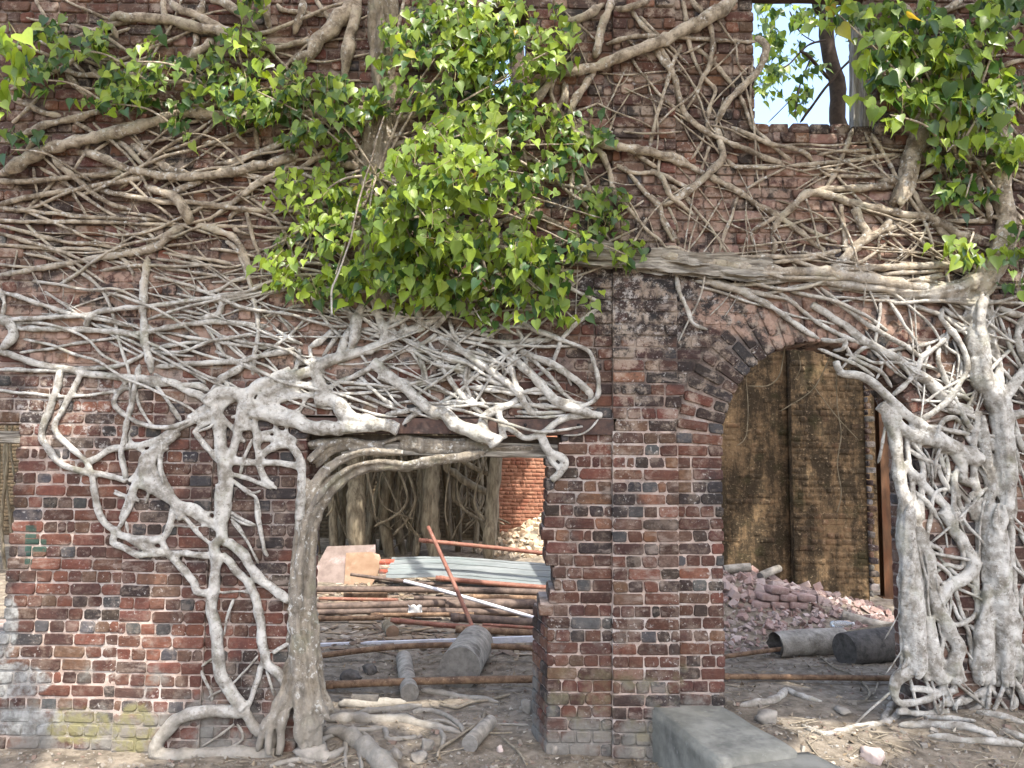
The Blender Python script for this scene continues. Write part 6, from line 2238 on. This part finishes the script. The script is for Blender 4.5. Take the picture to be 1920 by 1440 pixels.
# stone slab step
def slab(name, label, quad, ztop, zbot):
    top = [PG(a, b, ztop) for a, b in quad]
    bm = bmesh.new()
    tv = [bm.verts.new(p) for p in top]
    bv = [bm.verts.new((p.x, p.y, zbot)) for p in top]
    bm.faces.new(tv)
    bm.faces.new(list(reversed(bv)))
    for i in range(4):
        j = (i + 1) % 4
        bm.faces.new((tv[i], bv[i], bv[j], tv[j]))
    bmesh.ops.recalc_face_normals(bm, faces=bm.faces)
    bmesh.ops.bevel(bm, geom=list(bm.edges), offset=0.014, segments=2, affect='EDGES')
    bmesh.ops.subdivide_edges(bm, edges=[e for e in bm.edges if e.calc_length() > 0.08], cuts=9, use_grid_fill=True)
    for v in bm.verts:
        n = fb(v.co.x * 5, v.co.y * 5, v.co.z * 5, 4)
        v.co += Vector((0.009 * n, 0.009 * fb(v.co.x * 7, 3, v.co.z * 7), 0.006 * n))
    vs = [v.co.copy() for v in bm.verts]; fs = [tuple(x.index for x in f.verts) for f in bm.faces]
    bm.free()
    return tag(mesh_obj(name, vs, fs, M_STONE, None, True), label, 'slab')
slab('stone_slab', 'big grey green stone slab running out from the brick pier', [(1206, 1312), (1312, 1299), (1498, 1406), (1350, 1428)], 0.34, -0.1)
slab('stone_step', 'lower grey stone slab butting the front of the big slab', [(1352, 1422), (1515, 1408), (1640, 1462), (1420, 1490)], 0.30, -0.1)

# masonry lump and rubble
M_RUBBLE = None
def rubble_mat():
    s = NT('rubble')
    c = s.objcol()
    col = s.mix(s.ramp(s.noise(14, 5, .65), .35, .65, 0, .8), c, (0.36, 0.275, 0.25))
    col = s.mix(s.ramp(s.noise(50, 3), .6, .7, 0, .5), col, (0.5, .43, .4))
    return s.done(col, .95, s.bump(s.noise(40, 5, .7), .6, .01), .15)
M_RUBBLE = rubble_mat()
def chunk_geo(rs):
    L, W, H = rs.uniform(.5, 1.15), rs.uniform(.45, .6), rs.uniform(.32, .45)
    v = [Vector((x * L + rs.uniform(-.12, .12), y * W + rs.uniform(-.1, .1), z * H + rs.uniform(-.07, .07))) for z in (-1, 1) for y in (-1, 1) for x in (-1, 1)]
    bm = bmesh.new()
    for p in v:
        bm.verts.new(p)
    for _ in range(4):
        bm.verts.new(Vector((rs.uniform(-1, 1) * L, rs.uniform(-1, 1) * W, rs.uniform(-1, 1) * H)) * 1.05)
    r = bmesh.ops.convex_hull(bm, input=bm.verts)
    bmesh.ops.delete(bm, geom=[g for g in r['geom_interior'] if isinstance(g, bmesh.types.BMVert)], context='VERTS')
    bm.verts.index_update()
    vs = [q.co.copy() for q in bm.verts]; fs = [tuple(x.index for x in f.verts) for f in bm.faces]
    bm.free()
    return vs, fs
CHV = [chunk_geo(rsk) for _ in range(14)]
CHM = []
for v, f in CHV:
    me = bpy.data.meshes.new('broken_brick')
    me.from_pydata([tuple(p) for p in v], [], f); me.materials.append(M_RUBBLE); CHM.append(me)
RUBC = [(0.27, 0.21, 0.19), (0.33, 0.265, 0.24), (0.22, 0.16, 0.14), (0.38, 0.32, 0.295), (0.19, 0.115, 0.095), (0.29, 0.19, 0.16)]
lump = thing('masonry_lump', 'big lump of mortared bricks fallen in the middle of the rubble', 'masonry', PG(1465, 1150, .3))
q = P(1465, 1133, 3.75)
for j in range(3):
    for i in range(3):
        if (i, j) in ((2, 2), (0, 2)):
            continue
        v, f = brick_geo(0.21, 0.075, 0.2, rsk)
        M = Matrix.Translation((q.x - .22 + i * .215 + (j % 2) * .1, q.y, gh(q.x, q.y) + .05 + j * .083)) @ Matrix.Rotation(.12, 4, 'Z') @ Matrix.Rotation(.08, 4, 'Y')
        o = mesh_obj('brick', [M @ t for t in v], f, M_RUBBLE, lump); o.color = (0.25, .165, .145, 1)
n_single = 0
for i in range(420):
    px, py = rsk.uniform(1345, 1640), None
    x = rsk.uniform(P(1340, 1100, 4).x, P(1690, 1100, 4.0).x)
    y = 2.9 + 1.9 * (rsk.random() ** 0.75)
    h = heap(x, y)
    if h < 0.02 and rsk.random() < 0.6:
        continue
    s = rsk.uniform(0.035, 0.105) * (1.15 if h > .2 else .75)
    z = gh(x, y) + s * rsk.uniform(-0.05, 0.5)
    o = inst('broken_brick', CHM[rsk.randrange(14)], (x, y, z), None, (rsk.uniform(-.7, .7), rsk.uniform(-.7, .7), rsk.uniform(0, 6.28)), (s, s, s), (*rsk.choice(RUBC), 1))
    cw = ('pinkish', 'pale', 'brown', 'whitish', 'dark red', 'orange pink')[RUBC.index(tuple(round(c_, 4) for c_ in o.color[:3])) if tuple(round(c_, 4) for c_ in o.color[:3]) in RUBC else 0]
    hw_ = 'high up' if h > .33 else 'half way up' if h > .12 else 'at the foot of'
    sd = 'near the pier' if x < 2.2 else 'below the golden wall' if x < 2.75 else 'below the stained wall'
    tag(o, '%s brick piece %s the rubble bank %s' % (cw, hw_, sd), 'brick', 'rubble bank behind the arch')
    n_single += 1
    if n_single >= 240:
        break
mb = MB()
for i in range(1700):
    x = rsk.uniform(1.0, 4.5)
    y = 2.2 + 2.6 * rsk.random()
    s = rsk.uniform(0.012, 0.05)
    if heap(x, y) < .02 and rsk.random() < .5:
        continue
    M = Matrix.Translation((x, y, gh(x, y) + s * .3)) @ Matrix.Rotation(rsk.uniform(0, 6.28), 4, Vector((rsk.gauss(0, 1), rsk.gauss(0, 1), rsk.gauss(0, 1))).normalized()) @ Matrix.Scale(s, 4)
    v, f = CHV[rsk.randrange(14)]
    mb.add([M @ t for t in v], f, (*rsk.choice(RUBC), 1))
def rubble_mass_mat():
    s = NT('rubble_mass'); c = s.attr()
    col = s.mix(s.ramp(s.noise(14, 5, .65), .35, .65, 0, .35), c, (0.26, 0.22, 0.19))
    return s.done(col, .95, s.bump(s.noise(40, 5, .7), .6, .01), .15)
M_RUBM = rubble_mass_mat()
tag(mb.build('rubble', M_RUBM), 'small brick crumbs filling the rubble bank behind the arch', 'rubble', kind='stuff')
# pale spoil heap by the red wall, chips beneath the pile
mb = MB()
for i in range(700):
    a, r = rsk.uniform(0, 6.28), rsk.random() ** .5 * 1.5
    x, y = 0.75 + r * math.cos(a), 10.3 + r * math.sin(a) * .9
    s = rsk.uniform(.03, .11)
    M = Matrix.Translation((x, y, gh(x, y) + s * .3)) @ Matrix.Rotation(rsk.uniform(0, 6.28), 4, Vector((rsk.gauss(0, 1), rsk.gauss(0, 1), rsk.gauss(0, 1))).normalized()) @ Matrix.Scale(s, 4)
    v, f = CHV[rsk.randrange(14)]
    mb.add([M @ t for t in v], f, rsk.choice(((.5, .4, .28, 1), (.58, .48, .36, 1), (.42, .3, .2, 1))))
tag(mb.build('rubble', M_RUBM), 'pale sunlit spoil heap at the foot of the red wall', 'rubble', kind='stuff')
mb = MB()
for i in range(1500):
    x, y = rsk.uniform(-2.6, 1.0), rsk.uniform(2.6, 8.0)
    s = rsk.uniform(.012, .055)
    sx = s * rsk.choice((1, 1, 2, 5))
    M = Matrix.Translation((x, y, gh(x, y) + s * .25)) @ Matrix.Rotation(rsk.uniform(0, 6.28), 4, 'Z') @ Matrix.Rotation(rsk.gauss(0, .25), 4, 'X') @ Matrix.Diagonal((sx, s, s * .4, 1))
    v, f = CHV[rsk.randrange(14)]
    mb.add([M @ t for t in v], f, rsk.choice(((.27, .21, .14, 1), (.2, .15, .1, 1), (.36, .31, .25, 1), (.12, .085, .06, 1), (.15, .11, .08, 1))))
tag(mb.build('debris', M_RUBM), 'wood chips and broken scraps scattered under the pipe pile', 'debris', kind='stuff')
# scraps of white cloth or paper
M_WHITE = simple_mat('white_scrap', (0.6, .6, .6), (.75, .74, .72), 8, .9, .3)
def scrap(label, px, py, Y, w, h, seed):
    c = P(px, py, Y)
    sc = 1 / scale_at(c)
    vs, fs = [], []
    for j in range(9):
        for i in range(9):
            u, t = i / 8 - .5, j / 8 - .5
            vs.append(c + Vector((u * w * sc + .03 * fb(u * 4, t * 4, seed), .25 * w * sc * t + .05 * fb(u * 5, t * 5, seed + 4), t * -h * sc + .04 * fb(u * 4 + 9, t * 4, seed))))
    for j in range(8):
        for i in range(8):
            fs.append((j * 9 + i, j * 9 + i + 1, j * 9 + i + 10, j * 9 + i + 9))
    o = mesh_obj('white_scrap', vs, fs, M_WHITE)
    sm = o.modifiers.new('gauge', 'SOLIDIFY'); sm.thickness = 0.003
    tag(o, label, 'scrap')
scrap('crumpled white sheet hanging from the pipes above the white bar', 778, 1160, 4.25, 26, 52, 1)
scrap('white paper scrap lying left under the pile', 668, 1173, 4.3, 32, 10, 2)
scrap('white wrapper scrap lying right beside the hanging sheet', 812, 1188, 4.0, 48, 14, 3)

# clear plastic bottle on the rubble
bot = thing('plastic_bottle', 'clear plastic bottle lying on the rubble inside the arch', 'bottle', PG(1580, 1170, .1))
gm = NT('clear_plastic')
gm.b.inputs['Transmission Weight'].default_value = 0.85
gm.done((0.82, 0.88, 0.92), 0.15, None, 0.5)
c = P(1558, 1170, 3.0); d = Vector((1, 0.25, -0.02)).normalized()
prof = [(0, .001), (.004, .028), (.03, .032), (.06, .030), (.09, .033), (.13, .032), (.16, .030), (.19, .018), (.215, .012), (.225, .012)]
v, f = tube([c + d * (t * 1.15) for t, _ in prof], [r * 1.1 for _, r in prof], 14, 0, 0, 0, 'flat', .02, 0)
mesh_obj('body', v, f, gm.m, bot)
c2 = c + d * .26
v, f = tube([c2, c2 + d * .022], [.016, .016], 12, 0, 0, 0, 'flat', .01, 0)
mesh_obj('cap', v, f, M_WHITE, bot)

# ------------------------------------------------------------------ litter on the ground: pebbles, twigs, dry leaves
mb = MB()
for i in range(5200):
    x = rsk.uniform(-3.9, 3.9); y = rsk.choice((rsk.uniform(-0.9, 0.0), rsk.uniform(0.0, 3.2)))
    if not (-1.5 < x < 0.2 or 1.45 < x < 2.9) and -0.03 < y < .5:
        continue
    s = rsk.uniform(.004, .014) if rsk.random() < .92 else rsk.uniform(.014, .028)
    M = Matrix.Translation((x, y, gh(x, y) + s * .15)) @ Matrix.Rotation(rsk.uniform(0, 6.28), 4, Vector((rsk.gauss(0, 1), rsk.gauss(0, 1), rsk.gauss(0, 1))).normalized()) @ Matrix.Scale(s, 4)
    v, f = CHV[rsk.randrange(14)]
    mb.add([M @ t for t in v], f, rsk.choice(((.22, .20, .165, 1), (.28, .26, .225, 1), (.16, .14, .115, 1), (.2, .18, .15, 1), (.2, .14, .11, 1))))
tag(mb.build('gravel', M_RUBM), 'grit and pebbles scattered over the earth floor', 'gravel', kind='stuff')
mb = MB()
for i in range(620):
    x = rsk.uniform(-1.9, 3.6); y = rsk.choice((rsk.uniform(-0.8, 0.0), rsk.uniform(0.1, 2.8)))
    if not (-1.5 < x < 0.2 or 1.45 < x < 2.9) and -0.05 < y < .5:
        continue
    a = rsk.uniform(0, 6.28); L = rsk.uniform(.05, .32)
    p0 = Vector((x, y, 0)); p2 = p0 + Vector((math.cos(a) * L, math.sin(a) * L, 0)); p1 = p0.lerp(p2, .5) + Vector((rsk.uniform(-.03, .03), rsk.uniform(-.03, .03), 0))
    for p in (p0, p1, p2):
        p.z = gh(p.x, p.y) + .008 + rsk.uniform(0, .012)
    v, f = tube([p0, p1, p2], [rsk.uniform(.002, .005)] * 3, 5, .1, .5, x, step=.05)
    mb.add(v, f)
tag(mb.build('fallen_twigs', simple_mat('dry_twig', (.15, .125, .09), (.31, .265, .20), 20, .9, .3), None, True), 'dry twigs scattered over the earth floor', 'twigs', kind='stuff')
mb = MB()
for i in range(900):
    x = rsk.uniform(-1.9, 3.7); y = rsk.choice((rsk.uniform(-0.9, 0.0), rsk.uniform(0.1, 3.4)))
    if not (-1.5 < x < 0.2 or 1.45 < x < 2.9) and -0.05 < y < .5:
        continue
    s = rsk.uniform(.02, .045)
    M = Matrix.Translation((x, y, gh(x, y) + .012)) @ Matrix.Rotation(rsk.uniform(0, 6.28), 4, 'Z') @ Matrix.Rotation(R(90) + rsk.gauss(0, .3), 4, 'X') @ Matrix.Diagonal((s * .8, s * 1.5, s, 1))
    v, f = LV[rsk.randrange(12)]
    mb.add([M @ t for t in v], f, rsk.choice(((.20, .15, .09, 1), (.13, .095, .06, 1), (.28, .23, .16, 1), (.4, .36, .29, 1), (.11, .085, .06, 1))))
tag(mb.build('leaf_litter', M_RUBM), 'dead brown leaves lying on the earth floor', 'leaves', kind='stuff')
# a few long twigs big enough to single out
def twig(label, cr, w, pts, z=.03):
    ox, oy, s = CROPS[cr]
    q = [PGG(ox + a * s, oy + b * s) for a, b in pts]
    for i, p in enumerate(q):
        p.z = gh(p.x, p.y) + .02
    v, f = tube(q, [w * s / 2 / scale_at(q[0])] * len(q), 6, .15, .4, w * 3.0, step=.03)
    tag(mesh_obj('dry_stick', v, f, bpy.data.materials['dry_twig']), label, 'stick')
twig('long curved stick in front of the doorway, ending by the pale log stub', 'K', 17, [(1440, 430), (1420, 500), (1350, 550), (1260, 610), (1170, 670), (1150, 720)])
twig('pale stick lying behind the ground roots near the pier', 'K', 18, [(1590, 340), (1480, 370), (1360, 390), (1260, 420), (1160, 400)])
twig('thin bent stick on the earth before the charred log', 'J', 11, [(640, 840), (720, 900), (800, 930), (870, 980), (915, 1040), (890, 1080)])
twig('short stick standing near the charred log', 'J', 10, [(960, 930), (955, 1000), (930, 1050)])
twig('bent stick crossing under the long curved one', 'K', 12, [(1370, 560), (1480, 575), (1600, 572)])
twig('slanting stick just left of the pier foot', 'K', 13, [(1540, 600), (1620, 670), (1680, 740)])

# ------------------------------------------------------------------ the big tree in front whose crown shades the wall
ST = thing('shade_tree', 'broad tree in front of the wall, its large bright leaves at top left', 'tree', (7.2, -4.2, 0))
v, f = tube([Vector((7.2, -4.2, -.1)), Vector((7.1, -4.2, 3)), Vector((6.7, -4.2, 6)), Vector((5.8, -4.3, 8.5))], [.55, .42, .36, .25], 14, .08, .2, 3.0)
mesh_obj('trunk', v, f, M_LOG, ST)
for e in ((1, -4.5, 9.3), (-4, -4.2, 9.0), (3, -2.5, 9.6), (5, 1.5, 9.8), (2, -7, 9.4), (-2, -3, 9.2)):
    b = Vector((6.4, -4.25, 7)); t = Vector(e)
    v, f = tube([b, b.lerp(t, .5) + Vector((0, 0, .5)), t], [.2, .13, .05], 9, .1, .4, e[0], step=.25)
    mesh_obj('limb', v, f, M_LOG, ST)
crown('crown', ST, [(-5.5, 7.5, -7.5, -1.8, 8.6, 10.2, 6200, -0.22), (3.4, 8.0, -1.8, 3.2, 9.4, 10.8, 1050, -0.3)], 0.30, 5, 0, (3, 5, 2, 0), [(P(870, 290, -.85), .85), (P(880, 70, -.4), .6), (P(1010, 110, -.4), .45), (P(720, 110, -.4), .4), (P(1720, 80, -.4), .55), (P(300, 110, -.35), .4), (P(1860, 260, -.4), .5), (P(30, 130, -1.3), .5), (P(560, 390, -.3), .35), (P(470, 130, -.3), .3), (P(1010, 540, -.3), .25)])  # right block added to shade the arched room; gaps cut to sun the foliage
# the spray of big leaves dipping into view at the top left
sl_, sl_tw = [], MB()
rsz = random.Random(41)
for (px, py, n) in ((30, 110, 6), (60, 150, 6), (30, 190, 6), (65, 110, 5), (15, 215, 5), (0, 130, 6)):
    p = P(px, py, -1.3 + rsz.uniform(-.1, .1))
    sprig(p + Vector((-.15, 0, .2)), p, n, rsz, (1, 4, 6, .4), 1.35, None, sl_, sl_tw)
place_leaves(sl_, ST, 60)
b0 = P(-60, -60, -1.3)
sl_tw.add(*tube([Vector((-4, -4.2, 9.0)), Vector((-3.9, -3.2, 7.2)), b0 + Vector((-.1, 0, .6)), b0, P(10, 60, -1.3)], [.03, .02, .01, .006, .004], 6, .1, .3, 1, step=.1))
sl_tw.build('twigs', M_TWIG, ST, True, 'stuff')
